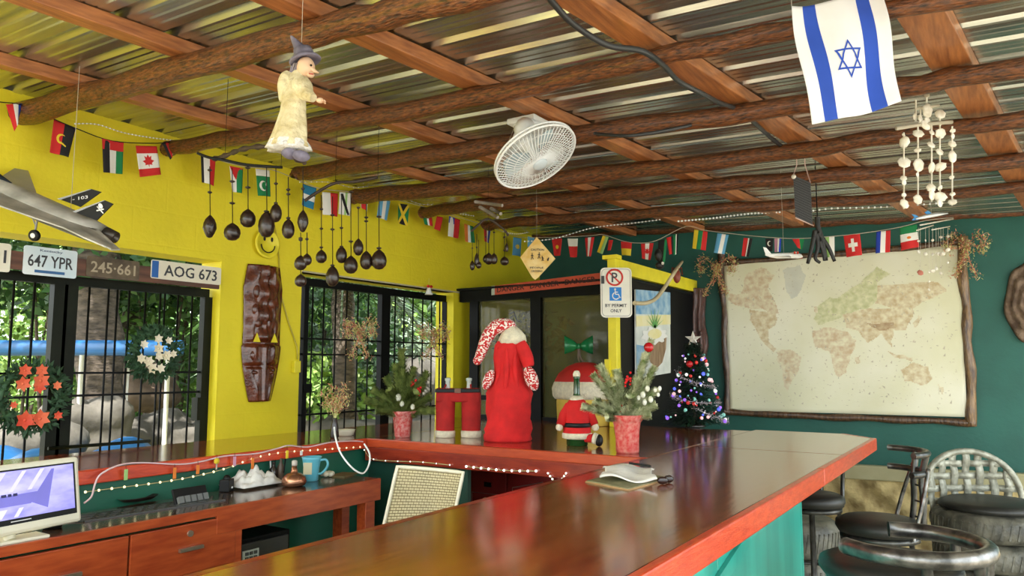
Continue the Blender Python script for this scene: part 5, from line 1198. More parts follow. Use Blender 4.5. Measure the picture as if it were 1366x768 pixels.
def log(pts,r,name,m,seed):
    c=curve([V(p) for p in pts],7); rd=random.Random(seed); ph=rd.uniform(0,6)
    c=[p+FR*.008*math.sin(i*.8+ph)+Z3*.004*math.sin(i*1.1+ph) for i,p in enumerate(c)]
    return MB().tube(c,[r*(1+.14*math.sin(i*1.3+ph)) for i in range(len(c))],10).build(name,m,mp_)
LOGM=mat('rough_frame_log',(.035,.014,.006),.3,scale=14,stretch=(3,3,.6),col2=(.15,.075,.03),bump=.6,coat=.4)
log([MP(961,338),MP(965,400),MP(968,470),MP(971,551)],.030,'frame_log',LOGM,1)
log([MP(960,352),MP(1060,343),MP(1170,334),MP(1290,322)],.028,'frame_log',LOGM,2)
log([MP(966,549),MP(1080,555),MP(1190,559),MP(1302,564)],.030,'frame_log',LOGM,3)
log([MP(1282,316),MP(1287,400),MP(1293,480),MP(1297,568)],.040,'frame_log',mat('golden_frame_log',(.07,.03,.012),.3,scale=14,stretch=(3,3,.6),col2=(.32,.18,.06),bump=.6,coat=.4),4)
# carved post on teal wall
M2=mat('dark_carved_wood',(.045,.014,.010),.3,scale=40,stretch=(3,3,.5),col2=(.16,.055,.035),bump=.8,bs=50,coat=.4)
cw=thing('wood_carving','dark brown tall carved driftwood face on the teal wall behind the christmas tree','wall carving',FW(930,475,.01))
rows=[(928,384,15),(929,392,13),(929,405,12),(928,420,12),(929,436,12),(931,450,13),(933,462,12),(931,475,11),(927,484,8)]
def cg(u,v):
    f=v*(len(rows)-1); i=min(int(f),len(rows)-2); t=f-i; x,y,h=[rows[i][j]*(1-t)+rows[i+1][j]*t for j in range(3)]
    return FW(x+(u-.5)*2*h,y,.02+.10*math.sin(u*PI)**.6+.012*math.sin(u*19+v*3)*(1-.4*math.sin(v*9)))
MB().grid(cg,30,50).build('carving',M2,cw,solid=.01)
for dx,dy,s in((-5,446,.018),(4,444,.018),(0,455,.014)): MB().sph(FW(931+dx,dy,.13),(s,s,s*1.3),8,6).build('carved_feature',M2,cw)
MB().tube([FW(922,470,.14),FW(931,473,.15),FW(938,469,.14)],.009,6).build('mouth',M2,cw)
# dark brown shell-like carving at the far right
tw=thing('round_carving','brown oval carved mask at the right frame edge on the teal wall','wall carving',FW(1372,405,.01))
def tg(u,v):
    a=2*PI*u; r=v; return FW(1374+34*r*math.cos(a)*(1+.06*math.sin(5*a)),402+54*r*math.sin(a)*(1+.05*math.sin(4*a)),.02+.08*(1-r*r)+.012*math.sin(a*7)*r+.012*math.sin(r*22))
MB().grid(tg,40,14).build('carving',mat('brown_dusty_carving',(.10,.06,.04),.7,scale=12,col2=(.26,.18,.12),bump=.7),tw,solid=.006)
# toy airliner
al=thing('toy_airliner','small white and red toy airliner hanging above the map','model aircraft',at(1043,342,4.7))
T=lambda x,y,d=0:at(1000+x/5.485,220+y/5.485,4.7+d)
RW_=flat((.55,.05,.03),'toy_red')
MB().tube([T(115,655),T(150,662),T(200,664),T(290,662),T(350,664),T(375,668),T(388,672)],[.006,.012,.017,.018,.018,.013,.004],12).build('fuselage',WHT,al)
MB().poly([T(100,600),T(122,605),T(165,655),T(120,662)],HN*.005).build('tail_fin',WHT,al)
MB().poly([T(180,668,-.01),T(300,676,-.12),T(320,680,-.12),T(290,666,-.01)],Z3*.004).poly([T(230,655,.02),T(330,640,.12),T(345,640,.12),T(300,655,.02)],Z3*.004).build('wing',WHT,al,kind='stuff')
MB().tube([T(180,675),T(290,674),T(384,680)],.005,6).build('stripe',RW_,al)
for x in(330,352): MB().cyl(T(x,650,-.03),T(x,632,-.03),.006,n=8).build('engine',RW_,al)
p=T(250,660); MB().cyl(p,V((p.x,p.y,rz(p.x)-.004)),.001,n=4).build('hanging_line',STRING,al)
# blue toy plane
bp=thing('blue_toy_plane','small blue and silver toy plane under the poles at upper right','model aircraft',at(1238,290,4.3))
B_2=lambda x,y:at(1180+x/6.4,280+y/6.4,4.3)
BM=flat((.05,.25,.55),'toy_blue')
MB().tube([B_2(265,75),B_2(340,58),B_2(440,40),B_2(540,28)],[.006,.012,.012,.004],10).build('fuselage',mat('toy_silver',(.6,.62,.62),.3,.4),bp)
MB().poly([B_2(230,35),B_2(262,40),B_2(300,62),B_2(285,85),B_2(232,88),B_2(255,64)],HN*.004).build('tail_fin',BM,bp)
MB().poly([B_2(340,20),B_2(370,5),B_2(420,38),B_2(380,48)],HN*.004).build('wing',BM,bp)
p=B_2(400,45); MB().cyl(p,V((p.x,p.y,rz(p.x)-.004)),.001,n=4).build('hanging_line',STRING,bp)
# ================= STOOLS =================
BC=mat('black_seat_vinyl',(.022,.022,.018),.45,var=.3,bump=.05); CHR=mat('worn_steel_tube',(.07,.07,.065),.3,.85,scale=18,col2=(.30,.29,.27),bump=.1); DST=mat('dark_steel_tube',(.03,.03,.028),.3,.6,scale=18,col2=(.10,.10,.09))
def stool(name,px,py,zs,lab,yaw,rs,build):
    c=onz(px,py,zs); c=V((c.x,c.y,0)); t=thing(name,lab,'bar stool',c,'padded bar stools along the bar')
    MB().lathe([(rs*.7,zs-.075),(rs*.93,zs-.07),(rs*1.0,zs-.045),(rs*.98,zs-.018),(rs*.82,zs-.002),(rs*.4,zs+.006),(.01,zs+.008)],c,36).build('seat',BC,t)
    MB().lathe([(rs*.72,zs-.105),(rs*.9,zs-.10),(rs*.9,zs-.078),(rs*.72,zs-.075)],c,30).build('seat_ring',DST,t)
    for k in range(4):
        a=yaw+PI/4+k*PI/2; d=V((math.cos(a),math.sin(a),0)); MB().tube([c+d*rs*.78+Z3*(zs-.09),c+d*rs*1.15+Z3*.0],.0125,8).build('leg',DST,t)
    MB().tube([c+V((rs*1.03*math.cos(k*PI/12),rs*1.03*math.sin(k*PI/12),.28)) for k in range(24)],.009,6,True).build('foot_ring',DST,t)
    f=lambda r,a,z: c+V((r*math.cos(yaw+a),r*math.sin(yaw+a),z))
    build(t,f,zs,rs); return t
def arms(t,f,zs,rs):  # heavy tube arm rail wrapped round the seat
    R=rs*1.02; g=f; f=lambda r,a,z: g(r,a,z)+X3*.07; pts=[f(R,a,zs+.055) for a in [-2.3+4.4*k/22 for k in range(23)]]
    MB().tube(pts,.030,14).build('arm_rail',CHR,t)
    for a in(-1.15,-.35,.35,1.15): MB().tube([f(R,a,zs+.05),f(R*.97,a*.98,zs-.05),f(rs*.80,a*.9,zs-.09)],.019,10).build('rail_post',CHR,t)
def back(t,f,zs,rs):
    for s in(-1,1): 
        MB().tube(curve([f(rs*.92,s*.42,zs-.08),f(rs*1.0,s*.36,zs+.08),f(rs*.98,s*.30,zs+.2),f(rs*1.12,s*.34,zs+.33)],5),.015,8).build('back_post',DST,t)
        MB().tube(curve([f(rs*.92,s*.95,zs-.08),f(rs*1.08,s*.75,zs+.1),f(rs*1.16,s*.5,zs+.26)],5),.010,8).build('back_rod',CHR,t)
    for z,r in((.235,1.06),(.33,1.14)):
        MB().tube([f(rs*r,a,zs+z-.0) for a in [-1.05+2.1*k/14 for k in range(15)]],.016,10).build('back_rail',DST,t)
    for z in(.0,.08,.16): MB().tube([f(rs*1.0,-.4,zs+z),f(rs*1.03,0,zs+z),f(rs*1.0,.4,zs+z)],.005,5).build('cross_wire',DST,t)
def plain(t,f,zs,rs):
    for s in(-1,1): MB().tube([f(rs*.93,s*.5,zs-.08),f(rs*1.02,s*.5,zs+.22)],.012,8).build('back_post',DST,t)
    MB().tube([f(rs*1.02,a,zs+.22) for a in [-.9+1.8*k/12 for k in range(13)]],.014,8).build('back_rail',DST,t)
stool('bar_stool',1186,742,.80,'nearest black padded bar stool with thick steel arm rail around it',math.radians(-8),.245,arms)
stool('bar_stool',1172,690,.74,'middle black padded bar stool with curved twin backrest rails',math.radians(22),.205,back)
stool('bar_stool',1082,657,.74,'farthest black padded bar stool half hidden by the bar end',math.radians(55),.19,plain)
# tyre seats
TY=mat('painted_tyre_rubber',(.05,.05,.038),.5,scale=9,col2=(.20,.19,.14),bump=.35,bs=30)
def tyre(t,c,z,R,h,name='tyre'):
    pr=[(R*.62,z),(R*.80,z+.0),(R*.95,z+h*.12),(R,z+h*.3),(R,z+h*.7),(R*.95,z+h*.88),(R*.80,z+h),(R*.62,z+h)]
    o=MB().lathe(pr,c,40).build(name,TY,t)
    m=MB()
    for k in range(48):
        a=k*PI/24; d=V((math.cos(a),math.sin(a),0)); m.beam(c+d*R*.99+Z3*(z+h*.25),c+d*R*.99+V((-d.y,d.x,0))*.02+Z3*(z+h*.75),.012,.012,d)
    m.build('tread',TY,o,kind='stuff')
c=V((*onz(1066,735,.25)[:2],0)); t=thing('tyre_drum','low stack of two grey painted tyres behind the farthest stool','tyre seat',c)
for k in range(2): tyre(t,c,k*.24,.27,.235)
c=V((*onz(1322,668,.60)[:2],0)); t=thing('tyre_chair','round chair made of grey painted tyres with woven rubber back','chair',c,)
for k in range(3): tyre(t,c,k*.185,.36,.18)
MB().lathe([(.28,.545),(.31,.56),(.31,.585),(.27,.605),(.12,.615),(.01,.617)],c,32).build('seat_pad',BC,t)
SIL=mat('silver_painted_rubber',(.20,.20,.15),.4,.2,scale=14,col2=(.45,.45,.36),bump=.4)
bf=lambda x,h: c+HRT*x+HN*.20+Z3*h+HN*.06*(1-(x/.36)**2)
arc=[bf(-.35*math.cos(a),.50+.40*math.sin(a)**.75) for a in [PI*k/20 for k in range(21)]]
MB().tube([bf(-.35,.3)]+arc+[bf(.35,.3)],.022,10).build('back_arch',SIL,t)
for i in range(7):
    x=-.27+i*.09; top_=.50+.40*(1-(x/.35)**2)**.4
    m=MB(); m.grid(lambda u,v,x=x:bf(x+(u-.5)*.05,.42+(top_-.42)*v)+HN*(.012*math.sin(v*16+i*PI)),1,12); m.build('woven_strip',SIL,t,solid=.006)
for j in range(4):
    z=.56+j*.085; wd=.33*math.sqrt(max(0,1-((z-.5)/.40)**2.6)); m=MB(); m.grid(lambda u,v,z=z,j=j:bf(-wd+2*wd*u,z+(v-.5)*.045)+HN*(.012*math.sin(u*22+j*PI)),24,1); m.build('woven_strip',SIL,t,solid=.006)
# ================= DESK BEHIND THE BAR =================
DZ=.88; DX0,DX1=-3.31,-2.83; DY0,DY1=.2,3.17
dkc=onz(509,638,DZ); DX1=dkc.x-.01; DY1=dkc.y
dk=thing('desk','long red stained wooden desk with two drawers under the left counter','desk',(-3.1,2.3,0))
xs_=onz(160,712,DZ).x
MB().box2((DX0,DY0,DZ-.03),(DX1-.012,DY1,DZ)).build('desk_top',DESKT,dk,bevel=.003)
yd=onz(318,682,DZ).y
MB().box2((DX1-.012,DY0,DZ-.035),(DX1+.006,yd,DZ+.001)).build('front_lip',DESKW,dk,bevel=.002)
MB().box2((DX1-.012,yd,DZ-.115),(DX1+.006,DY1,DZ+.001)).build('apron',DESKW,dk,bevel=.003)
MB().box2((DX0,DY1-.02,DZ-.115),(DX1-.012,DY1,DZ-.03)).build('end_apron',DESKW,dk)
MB().box2((DX1-.075,DY1-.10,0),(DX1-.008,DY1-.03,DZ-.115)).build('leg',DESKW,dk,bevel=.003)
MB().box2((DX0+.12,DY1-.09,0),(DX0+.19,DY1-.03,DZ-.115)).build('leg',DESKW,dk,bevel=.003)
def FX(px,py): return pl(px,py,X3,DX1)
yA=FX(0,740).y; yB=FX(173,712).y; yC=FX(318,690).y
zb=FX(250,752).z
for (a,b,key) in ((DY0+.05,yB-.004,0),(yB+.004,yC-.012,1)):
    d=MB().box2((DX1-.02,a,DZ-.25),(DX1+.004,b,DZ-.045)).build('drawer',DESKW,dk,bevel=.004)
    hy=FX(252,727).y if key else FX(85,760).y; hz=DZ-.145
    MB().beam((DX1+.018,hy-.055,hz),(DX1+.018,hy+.055,hz),.016,.014).box((DX1+.010,hy-.04,hz),(.02,.008,.008)).box((DX1+.010,hy+.04,hz),(.02,.008,.008)).build('drawer_handle',mat('brushed_handle',(.45,.36,.26),.3,.8),d,kind='stuff')
    if key: MB().cyl((DX1+.003,hy,hz+.06),(DX1+.012,hy,hz+.06),.013,n=14).build('lock',mat('brushed_handle',(.45,.36,.26),.3,.8),d)
MB().box2((DX1-.03,yC-.012,.0),(DX1+.002,yC+.02,DZ-.035)).build('leg',DESKW,dk)
MB().box2((DX0+.02,DY0,DZ-.28),(DX1-.02,yC,DZ-.255)).build('drawer_bottom',DESKW,dk)
MB().box2((LXI-.04,-.6,0),(LXI-.035,BY,.02)).build('baseboard_left',BLK,kind='structure')
# safe under the desk
s0=FX(322,720); sf=thing('small_safe','black small safe with white keypad under the desk','safe',(DX1-.25,yC+.20,.42))
MB().box2((DX1-.44,yC+.03,.40),(DX1-.07,yC+.36,.70)).build('body',BLK,sf,bevel=.006)
MB().box2((DX1-.07,yC+.05,.42),(DX1-.055,yC+.34,.68)).build('safe_door',mat('safe_door_black',(.02,.022,.018),.4),sf,bevel=.004)
ky=yC+.115; MB().box2((DX1-.055,ky-.045,.55),(DX1-.05,ky+.045,.65)).build('keypad_panel',flat((.45,.5,.42),'keypad_light'),sf)
m=MB()
for i in range(3):
    for j in range(4): m.box((DX1-.047,ky-.024+i*.024,.57+j*.022),(.006,.016,.014))
m.build('keys',flat((.06,.07,.06),'keypad_key'),sf,kind='stuff')
MB().box2((DX0+.03,yC+.03,.36),(DX1-.06,yC+.42,.40)).box2((DX1-.1,yC+.38,0),(DX1-.06,yC+.42,.36)).box2((DX1-.1,yC+.03,0),(DX1-.06,yC+.07,.36)).box2((DX0+.03,yC+.03,0),(DX0+.07,yC+.07,.36)).box2((DX0+.03,yC+.38,0),(DX0+.07,yC+.42,.36)).build('low_stand',mat('dark_stand_wood',(.04,.02,.012),.5),label='low dark stand carrying the black safe',cat='stand')
# black bin on floor by the desk
c=onz(372,752,.35); c=V((c.x-.05,c.y+.1,0)); bn_=thing('waste_bin','black plastic waste bin on the floor under the desk end','bin',c)
MB().lathe([(.10,.0),(.13,.30),(.14,.32),(.125,.31),(.1,.05)],c,22).build('bin',BLK,bn_)
# chair with woven back
ch=thing('woven_chair','cream woven plastic armless chair standing behind the bar','chair',V((*at(560,700,3.75)[:2],0)))
CD=3.75; Q=[at(530,622,CD),at(618,630,CD-.06),at(603,700,CD-.10),at(507,722,CD-.02)]
dn=(Q[3]-Q[0]); ext_=1.35
Q[3]=Q[0]+dn*ext_; Q[2]=Q[1]+(Q[2]-Q[1])*ext_*1.25
WV=mat('cream_woven_strip',(.62,.54,.30),.5,var=.08); nn=((Q[1]-Q[0]).cross(Q[3]-Q[0])).normalized()
def cb(u,v,h=0): return bil(Q,u,v)+nn*(h+.03*math.sin(u*PI))+HN*.02*v*v
m=MB(); NV,NH=26,34
for j in range(NH):
    for i in range(NV):
        u0,u1=(i+.08)/NV,(i+.92)/NV; v0,v1=(j+.12)/NH,(j+.80)/NH; h=.002 if (i+j)%2 else -.002
        m.add([cb(u0,v0,h),cb(u1,v0,h),cb(u1,v1,h),cb(u0,v1,h)],[(0,1,2,3)])
m.build('woven_back',WV,ch,kind='stuff')
MB().grid(lambda u,v:cb(u,v,.006*(-1 if nn.dot(HN)<0 else 1)),16,16).build('weave_shade_sheet',mat('woven_shadow',(.22,.17,.08),.7),ch,solid=.002)  # dark sheet; shade between the woven strips is put into its colour
ed=[cb(0,v) for v in [1-k/10 for k in range(11)]]+[cb(u,0) for u in [k/10 for k in range(1,11)]]+[cb(1,v) for v in [k/10 for k in range(1,11)]]
MB().tube(ed,.009,8).build('back_rim',CREAM,ch)
b0=(Q[2]+Q[3])/2; sc0=V((b0.x,b0.y,.46)); fwd=(nn if nn.dot(V((-1,0,0)))>0 else -nn); fwd=V((fwd.x,fwd.y,0)).normalized(); sd_=fwd.cross(Z3)
Mx=Matrix((fwd,sd_.cross(fwd).cross(fwd)*-1 if 0 else Z3.cross(fwd),Z3)).transposed()
MB().box(sc0+fwd*.2,(.42,.42,.035),Mx).build('seat',WV,ch,bevel=.012)
for a in(-1,1):
    MB().tube([cb(0 if a<0 else 1,1),sc0+Z3.cross(fwd)*a*.17*(-1)],.012,8).build('back_support',CREAM,ch)
    for b in(0.02,.38): 
        p=sc0+fwd*b+Z3.cross(fwd)*.19*a; MB().tube([p,p-Z3*.46+fwd*(.03 if b>.2 else -.03)],[.016,.012],8).build('leg',CREAM,ch)
# dark red cabinet and crates in the dark under the back counter
rc=thing('red_cabinet','dark red cabinet with framed round emblem under the back counter','cabinet',(-2.30,4.6,0))
CY=4.2
cx=lambda px,py: pl(px,py,Y3,CY).x
RDK=mat('dark_red_cabinet',(.30,.02,.02),.4,var=.2)
x0,x1,x2=cx(622,660),cx(676,660),cx(745,660)
MB().box2((x0,CY,0),(x1-.005,CY+.4,.86)).box2((x1+.005,CY,0),(x2,CY+.4,.86)).build('body',RDK,rc,bevel=.006,kind='stuff')
LN=flat((.30,.18,.16),'cabinet_line')
za,zb_=pl(650,658,Y3,CY).z,pl(650,690,Y3,CY).z; xa_,xb_=cx(630,670),cx(667,670)
m=MB(); m.tube([(xa_,CY-.004,za),(xb_,CY-.004,za),(xb_,CY-.004,zb_-.1),(xa_,CY-.004,zb_-.1)],.004,4,True); m.build('emblem_frame',LN,rc)
ec=V((cx(648,668),CY-.006,pl(648,668,Y3,CY).z)); MB().lathe([(.002,-.002),(.025,-.002),(.025,.003),(.002,.003)],ec,18,Matrix.Rotation(PI/2,3,'X')).build('emblem',flat((.42,.36,.22),'emblem_gold'),rc)
text('9',ec-Y3*.004,X3,Z3,.016,.028,RDK,rc)
MB().box((cx(651,646),CY-.004,pl(651,646,Y3,CY).z),(.055,.01,.03)).build('handle_slot',BSTR,rc)
MB().tube([(cx(684,655),CY-.004,pl(684,655,Y3,CY).z),(cx(684,651),CY-.004,pl(684,650,Y3,CY).z),(cx(725,646),CY-.004,pl(725,643,Y3,CY).z)],.003,4).build('panel_line',LN,rc)
# ---------- monitor ----------
mt_=thing('monitor','white framed flat computer screen on the desk, cut by the left frame edge','monitor',onz(60,708,DZ))
mn=(Y3*.9*0+V((1,0,0))); 
# screen plane: faces the bar side, turned a little toward the viewer
mD=HN.dot(onz(114,697,.90)); TR_=at(104,609,mD); ang=math.radians(62)
rt=V((math.sin(HD*0+.22),math.cos(.22),0)); rt=V((-.16,1,0)).normalized(); mnn=V((rt.y,-rt.x,0)) # normal +x
if mnn.x<0: mnn=-mnn
upv=(Z3*.97-mnn*.17).normalized()
mn2=rt.cross(upv)
md=mn2.dot(TR_); MS=lambda x,y,h=0: pl(x,y,mn2,md+h)
TRc=MS(105,608); BRc=MS(116,693)
TL_=MS(-20,624); W_=(TRc-TL_).length; 
rt2=(TRc-MS(0,621)).normalized(); up2=(TRc-BRc).normalized(); H_=(TRc-BRc).length; WD_=.52
def S(u,v,h=0): return TRc-rt*(WD_*(1-u))-upv*(H_*(1-v))+mn2*h
def rr(u0,u1,v0,v1,h,r=.0): return [S(u0,v0,h),S(u1,v0,h),S(u1,v1,h),S(u0,v1,h)]
MB().poly(rr(0,1,0,1,-.035),mn2*.035).build('casing',CREAM,mt_,bevel=.012)
MB().poly(rr(.04,.96,.14,.92,.0005),mn2*.001).build('bezel',BSTR,mt_)
SCR=mat('lit_screen',(.10,.09,.34),.25,scale=3,stretch=(1,2,6),col2=(.30,.28,.62),emis=.9)
MB().poly(rr(.06,.945,.22,.895,.0018),mn2*.0005).build('screen',SCR,mt_)
SC2=mat('lit_screen_pale',(.34,.32,.62),.25,var=.1,emis=.9); SC3=mat('lit_screen_deep',(.07,.06,.28),.25,var=.1,emis=.8)
m=MB()
for (a,b) in((.15,.2),(.3,.36),(.47,.5),(.6,.63)): m.poly([S(a,.60,.0026),S(b,.60,.0026),S(b+.1,.88,.0026),S(a+.1,.88,.0026)],mn2*.0002)
for (a,b) in((.2,.27),(.36,.42),(.5,.53)): m.poly([S(a,.24,.0026),S(b,.24,.0026),S(b+.04,.36,.0026),S(a+.04,.36,.0026)],mn2*.0002)
m.build('screen_stripes',SC2,mt_,kind='stuff')
MB().poly([S(.06,.40,.0028),S(.62,.40,.0028),S(.70,.56,.0028),S(.06,.54,.0028)],mn2*.0002).poly([S(.62,.42,.003),S(.78,.86,.003),S(.80,.86,.003),S(.74,.3,.003)],mn2*.0002).build('screen_shapes',SC3,mt_,kind='stuff')
m=MB()
for a,b in((.30,.335),(.345,.375),(.42,.455),(.465,.49),(.50,.53)): m.poly([S(a,.535,.0034),S(b,.535,.0034),S(b,.575,.0034),S(a,.575,.0034)],mn2*.0002)
m.build('screen_caption',flat((.03,.03,.12),'screen_ink'),mt_,kind='stuff')
MB().poly([S(.48,.175,.002),S(.62,.175,.002),S(.62,.187,.002),S(.48,.187,.002)],mn2*.0002).build('bezel_marking',WHT,mt_)
fc_=S(.5,0,-.02); MB().box2((fc_.x-.07,fc_.y-.12,DZ),(fc_.x+.03,fc_.y+.12,DZ+.012)).build('foot',CREAM,mt_,bevel=.004)
MB().tube([V((fc_.x,fc_.y,DZ+.01)),fc_+upv*.06-mn2*.02],.02,8).build('stand',CREAM,mt_)
# small desk objects
def DP(px,py,z=DZ): return onz(px,py,z)
o=DP(24,714); kb=thing('mouse','small black computer mouse under the screen','mouse',o); MB().sph(o+Z3*.012,(.035,.05,.018),14,8).build('shell',BSTR,kb)
o=DP(70,704); k2=thing('desk_speaker','small round black speaker below the screen corner','speaker',o); MB().lathe([(.03,0),(.035,.01),(.03,.03),(.01,.036)],o,18).build('body',BSTR,k2)
# cable/tray runner of dark woven strips
qa=[DP(115,690),DP(300,668),DP(260,657),DP(130,672)]
rn=thing('lattice_runner','black lattice strip mat along the desk beside the screen','mat',DP(200,682))
A0,A1=DP(112,696),DP(300,667)
dr=(A1-A0)
side=V((-1,0,0))*.13
for i in range(24):
    s=i/24; p=A0+dr*s; a=p+Z3*.004; b_=p+side+dr.normalized()*.10*(1 if i%2 else -1)+Z3*.004; MB().beam(a,b_,.012,.004).build('strip',flat((.05,.05,.045),'runner_black',.3),rn)
for s_ in(.0,1.0): MB().beam(A0+side*s_+Z3*.003,A1+side*s_+Z3*.003,.014,.005).build('strip',flat((.05,.05,.045),'runner_black',.3),rn)
o=DP(184,668); tr_=thing('dark_tray','dark shallow oval tray behind the lattice mat on the desk','tray',o)
MB().lathe([(.02,0),(.07,.004),(.09,.018),(.094,.02),(.085,.016),(.06,.008)],o,22,None,0,(.6,1)).build('tray',flat((.03,.012,.01),'tray_dark',.4),tr_)
# card reader / pill box
o=DP(256,671); bx=thing('key_rack','small black tray with five grey slots on the desk','organiser',o)
Ry=Matrix.Rotation(.5,3,'Y')
MB().box(o+Z3*.03-X3*.012,(.012,.17,.085),Matrix.Rotation(-.45,3,'Y')).build('back_plate',BSTR,bx,bevel=.004)
for i in range(5): MB().box(o+V((.006,-.062+i*.031,.022)),(.02,.024,.03),Matrix.Rotation(-.45,3,'Y')).build('slot',flat((.16,.17,.16),'slot_grey'),bx)
MB().box(o+V((.02,0,.004)),(.02,.17,.008)).build('front_lip',flat((.10,.11,.10),'lip_grey'),bx)
# black object, crumpled cloth, bottle group, bowl, mug, flowers
o=DP(302,655); bk_=thing('black_camera','small black gadget with white marks left of the crumpled cloth','gadget',o)
MB().box(o+Z3*.03,(.05,.07,.06),RZ).sph(o+Z3*.06,(.02,.02,.02),10,8).build('body',BSTR,bk_,bevel=.006,kind='stuff')
for s in(-1,1): MB().box(o+V((.028,s*.012,.02)),(.004,.01,.008),RZ).build('white_mark',WHT,bk_)
o=DP(337,648); MB().grid(lambda u,v:o+V((-.10+.2*v,-.13+.26*u,.012+.085*math.sin(u*PI)**.6*math.sin(v*PI)**.6*(.7+.2*math.sin(u*17+v*9)+.18*math.sin(v*23-u*11)+.12*math.sin(u*41+v*31)))),30,22).build('crumpled_cloth',mat('white_cotton',(.80,.79,.72),.9,var=.05,bump=.2),label='crumpled white cloth heaped on the desk',cat='cloth',solid=.004)
def vessel(name,lab,cat,px,py,prof,m,sq=(1,1),extra=None):
    o=DP(px,py); k=HN.dot(o)/1000; t=thing(name,lab,cat,o); MB().lathe([(r*k,z*k) for r,z in prof],o,24,None,0,sq).build('body',m,t)
    if extra: extra(t,o,k)
    return t
def bt(t,o,k):
    MB().lathe([(3.2*k,26*k),(3.6*k,27*k),(3.6*k,32*k),(2*k,33*k)],o,14).build('cap',flat((.5,.45,.38),'bottle_cap'),t)
COP=mat('copper_bowl',(.30,.12,.06),.25,.8,scale=8,col2=(.50,.25,.14))
def bottle(px,py,h,r,lab,m): return vessel('small_bottle',lab,'bottle',px,py,[(r*.9,0),(r,1),(r,h*.6),(r*.4,h*.78),(r*.35,h*.95),(r*.5,h)],m)
DGL=mat('dark_bottle_glass',(.03,.02,.012),.1)
bottle(364,641,24,5,'small dark bottle right behind the crumpled cloth',DGL); bottle(374,640,28,4.5,'dark brown jar with pens beside the small dark bottle',mat('brown_jar',(.12,.08,.05),.4))
for i,(px,h) in enumerate(((361,34),(366,30),(378,28))):
    o=DP(px,641); k=HN.dot(o)/1000; MB().cyl(o+Z3*10*k,o+Z3*h*k+Y3*(.01*(i-1)),.004,n=6).build('pen',WHT if i==0 else BSTR,label=['white pen standing in the dark bottle cluster','black pen standing by the white pen','black pen standing in the brown jar'][i],cat='pen')
vessel('copper_bowl','round copper bowl bottle with narrow dark neck on the desk','bottle',392,648,[(8,0),(14.5,1.5),(16,6),(14.5,12),(9,16),(5,17),(4,20),(3,26)],COP,(1,1),bt)
MB
def mug(t,o,k):
    rt_=HRT
    MB().tube(curve([o+(HRT*10+Z3*26)*k,o+(HRT*19+Z3*27)*k,o+(HRT*21+Z3*19)*k,o+(HRT*14+Z3*10)*k,o+(HRT*8+Z3*9)*k],5),1.6*k,8).build('mug_handle',flat((.12,.45,.55),'mug_blue',.3),t)
    p=o-HN*11.2*k+Z3*17*k-HRT*2*k; MB().box(p,(11*k,.6*k,15*k),RZ).build('mug_label',flat((.6,.55,.35),'mug_label_cream'),t)
vessel('blue_mug','light blue tall mug with cream label at the right of the desk','mug',415,641,[(8,0),(9,1),(10,16),(12,28),(13,31),(12,31),(9,20),(7,4)],flat((.12,.45,.55),'mug_blue',.3),(1,1),mug)
o=DP(437,636); fw=thing('paper_flower','small white paper flower lying right of the blue mug','flower',o)
for k_ in range(6): MB().sph(o+V((.022*math.cos(k_),.022*math.sin(k_),.018)),(.018,.018,.015),8,6).build('petal',CREAM,fw)
o=DP(458,634); MB().box(o+Z3*.004,(.10,.16,.008),Matrix.Rotation(.3,3,'Z')).build('placemat',mat('olive_mat',(.14,.11,.04),.6),label='flat olive brown mat at the far end of the desk',cat='mat')
# ---------- cables, pegs and string lights on the left counter lip ----------
LP=lambda x,y,o=.03: pl(x,y,X3,LXI+o)
MB().tube(curve([LP(112,671,.05),LP(122,662,.05),LP(127,645,.05),LP(135,632,.05),LP(160,620,.04),LP(190,617,.04),LP(240,619,.04),LP(270,615,.04),LP(300,608,.04),LP(340,605,.04),LP(370,598,.04),LP(385,594,.04),LP(410,596,.04),LP(440,590,.04),LP(470,588,.04),LP(484,589,.03)],5),.004,6).build('white_cable',mat('pale_pink_cable',(.75,.55,.55),.5,var=.1),label='pale pinkish white cable running along the left counter edge to the screen',cat='cable')
MB().tube(curve([at(446,570,3.9),at(448,585,3.8),at(455,605,3.75),at(470,624,3.75),at(484,631,3.8),at(492,620,3.85),at(493,605,3.9),at(486,592,3.95)],6),.0045,6).build('white_cable',WHT,label='white charger cable hanging in a loop over the counter corner',cat='cable')
WARM=mat('warm_bead',(.9,.75,.4),.3,emis=1.0)
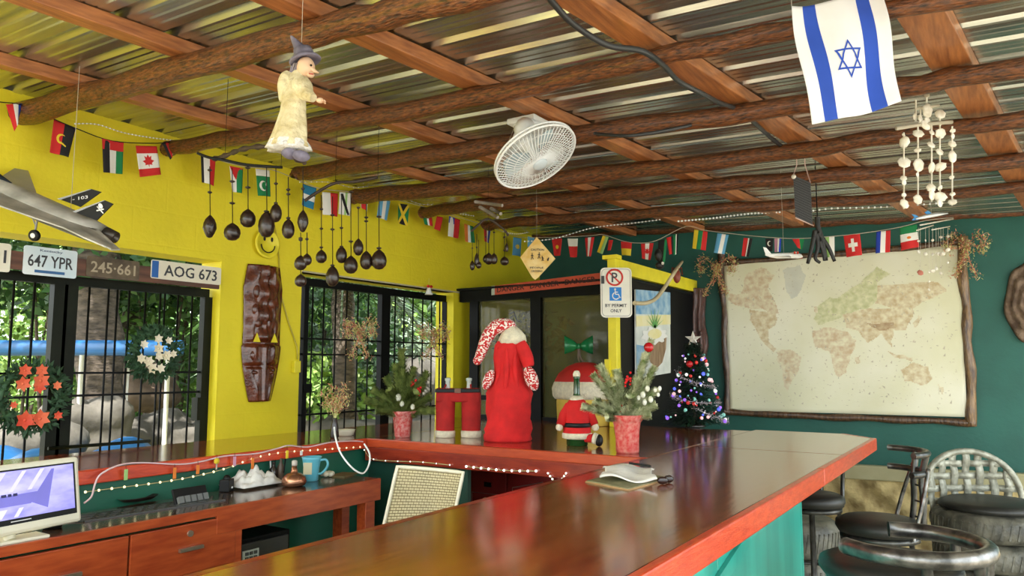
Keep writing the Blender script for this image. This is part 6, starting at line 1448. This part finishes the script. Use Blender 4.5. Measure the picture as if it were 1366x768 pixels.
def lrope(pts,n,lab,r=.006,em=None):
    c=curve(pts,8); t=thing('rope_light',lab,'string lights',c[0],'bead lights on the counter')
    MB().tube(c,.0025,5).build('cord',flat((.5,.45,.2),'warm_cord'),t); L=[0]
    for i in range(1,len(c)): L.append(L[-1]+(c[i]-c[i-1]).length)
    for k in range(n):
        s=L[-1]*k/(n-1); i=min(max(j for j in range(len(L)) if L[j]<=s+1e-9),len(c)-2); f=(s-L[i])/(L[i+1]-L[i]); MB().sph(c[i].lerp(c[i+1],f),r,8,6).build('bead',em or WARM,t)
lrope([LP(114,656,.02),LP(160,650,.02),LP(200,645,.02),LP(250,637,.02),LP(300,625,.02),LP(335,612,.02),LP(370,604,.02),LP(420,600,.02),LP(480,596,.02)],30,'warm yellow bead lights along the green wall under the left counter')
FP=lambda x,y,h=.04: pl(x,y,Y3,BY-h)
COOL=mat('cool_bead',(.9,.9,.85),.3,emis=1.6)
lrope([FP(486,600),FP(497,612),FP(530,615),FP(560,616),FP(600,620)],8,'white bead lights under the back counter, left of the chair',.004,COOL)
lrope([FP(622,622),FP(640,624),FP(670,627),FP(700,628),FP(715,628)],10,'row of bright white bead lights under the back counter fascia',.007,COOL)
lrope([FP(731,631),FP(738,640),FP(744,645),FP(750,638),FP(755,631)],9,'small hanging V of white bead lights under the back counter',.005,COOL)
pegs=[(168,633,.022,'lg','light green hanging tag on the counter edge'),(233,631,.024,'o','orange brown tag hanging left of the small orange one'),(264,626,.020,'o','slim orange brown tag in the middle of the row'),(289,618,.018,'y','round yellow token hanging in the tag row'),(313,615,.022,'pk','peach tag hanging right of the yellow token'),(337,618,.026,'o','bright orange tag above the crumpled cloth'),(383,606,.020,'y','pale yellow tag above the copper bottle'),(402,604,.012,'w','tiny white tag above the blue mug')]
for x,y,h,cc,lab in pegs:
    p=LP(x,y,.045); t=thing('hanging_tag',lab,'tag',p,'tags clipped along the counter edge')
    if 'round' in lab: MB().lathe([(.002,-.003),(.015,-.003),(.015,.003),(.002,.003)],p+Z3*.012,16,R90).build('token',cm(cc),t); MB().cyl(p+Z3*.0,p-Z3*.03,.004,n=6).build('stem',STRING,t)
    else: MB().box(p,(.006,.016,h*2.2)).build('tag',cm(cc),t,bevel=.002)
    MB().tube([p+Z3*h*1.0,LP(x,y-12,.046)],.0012,4).build('thread',BSTR,t)
# end
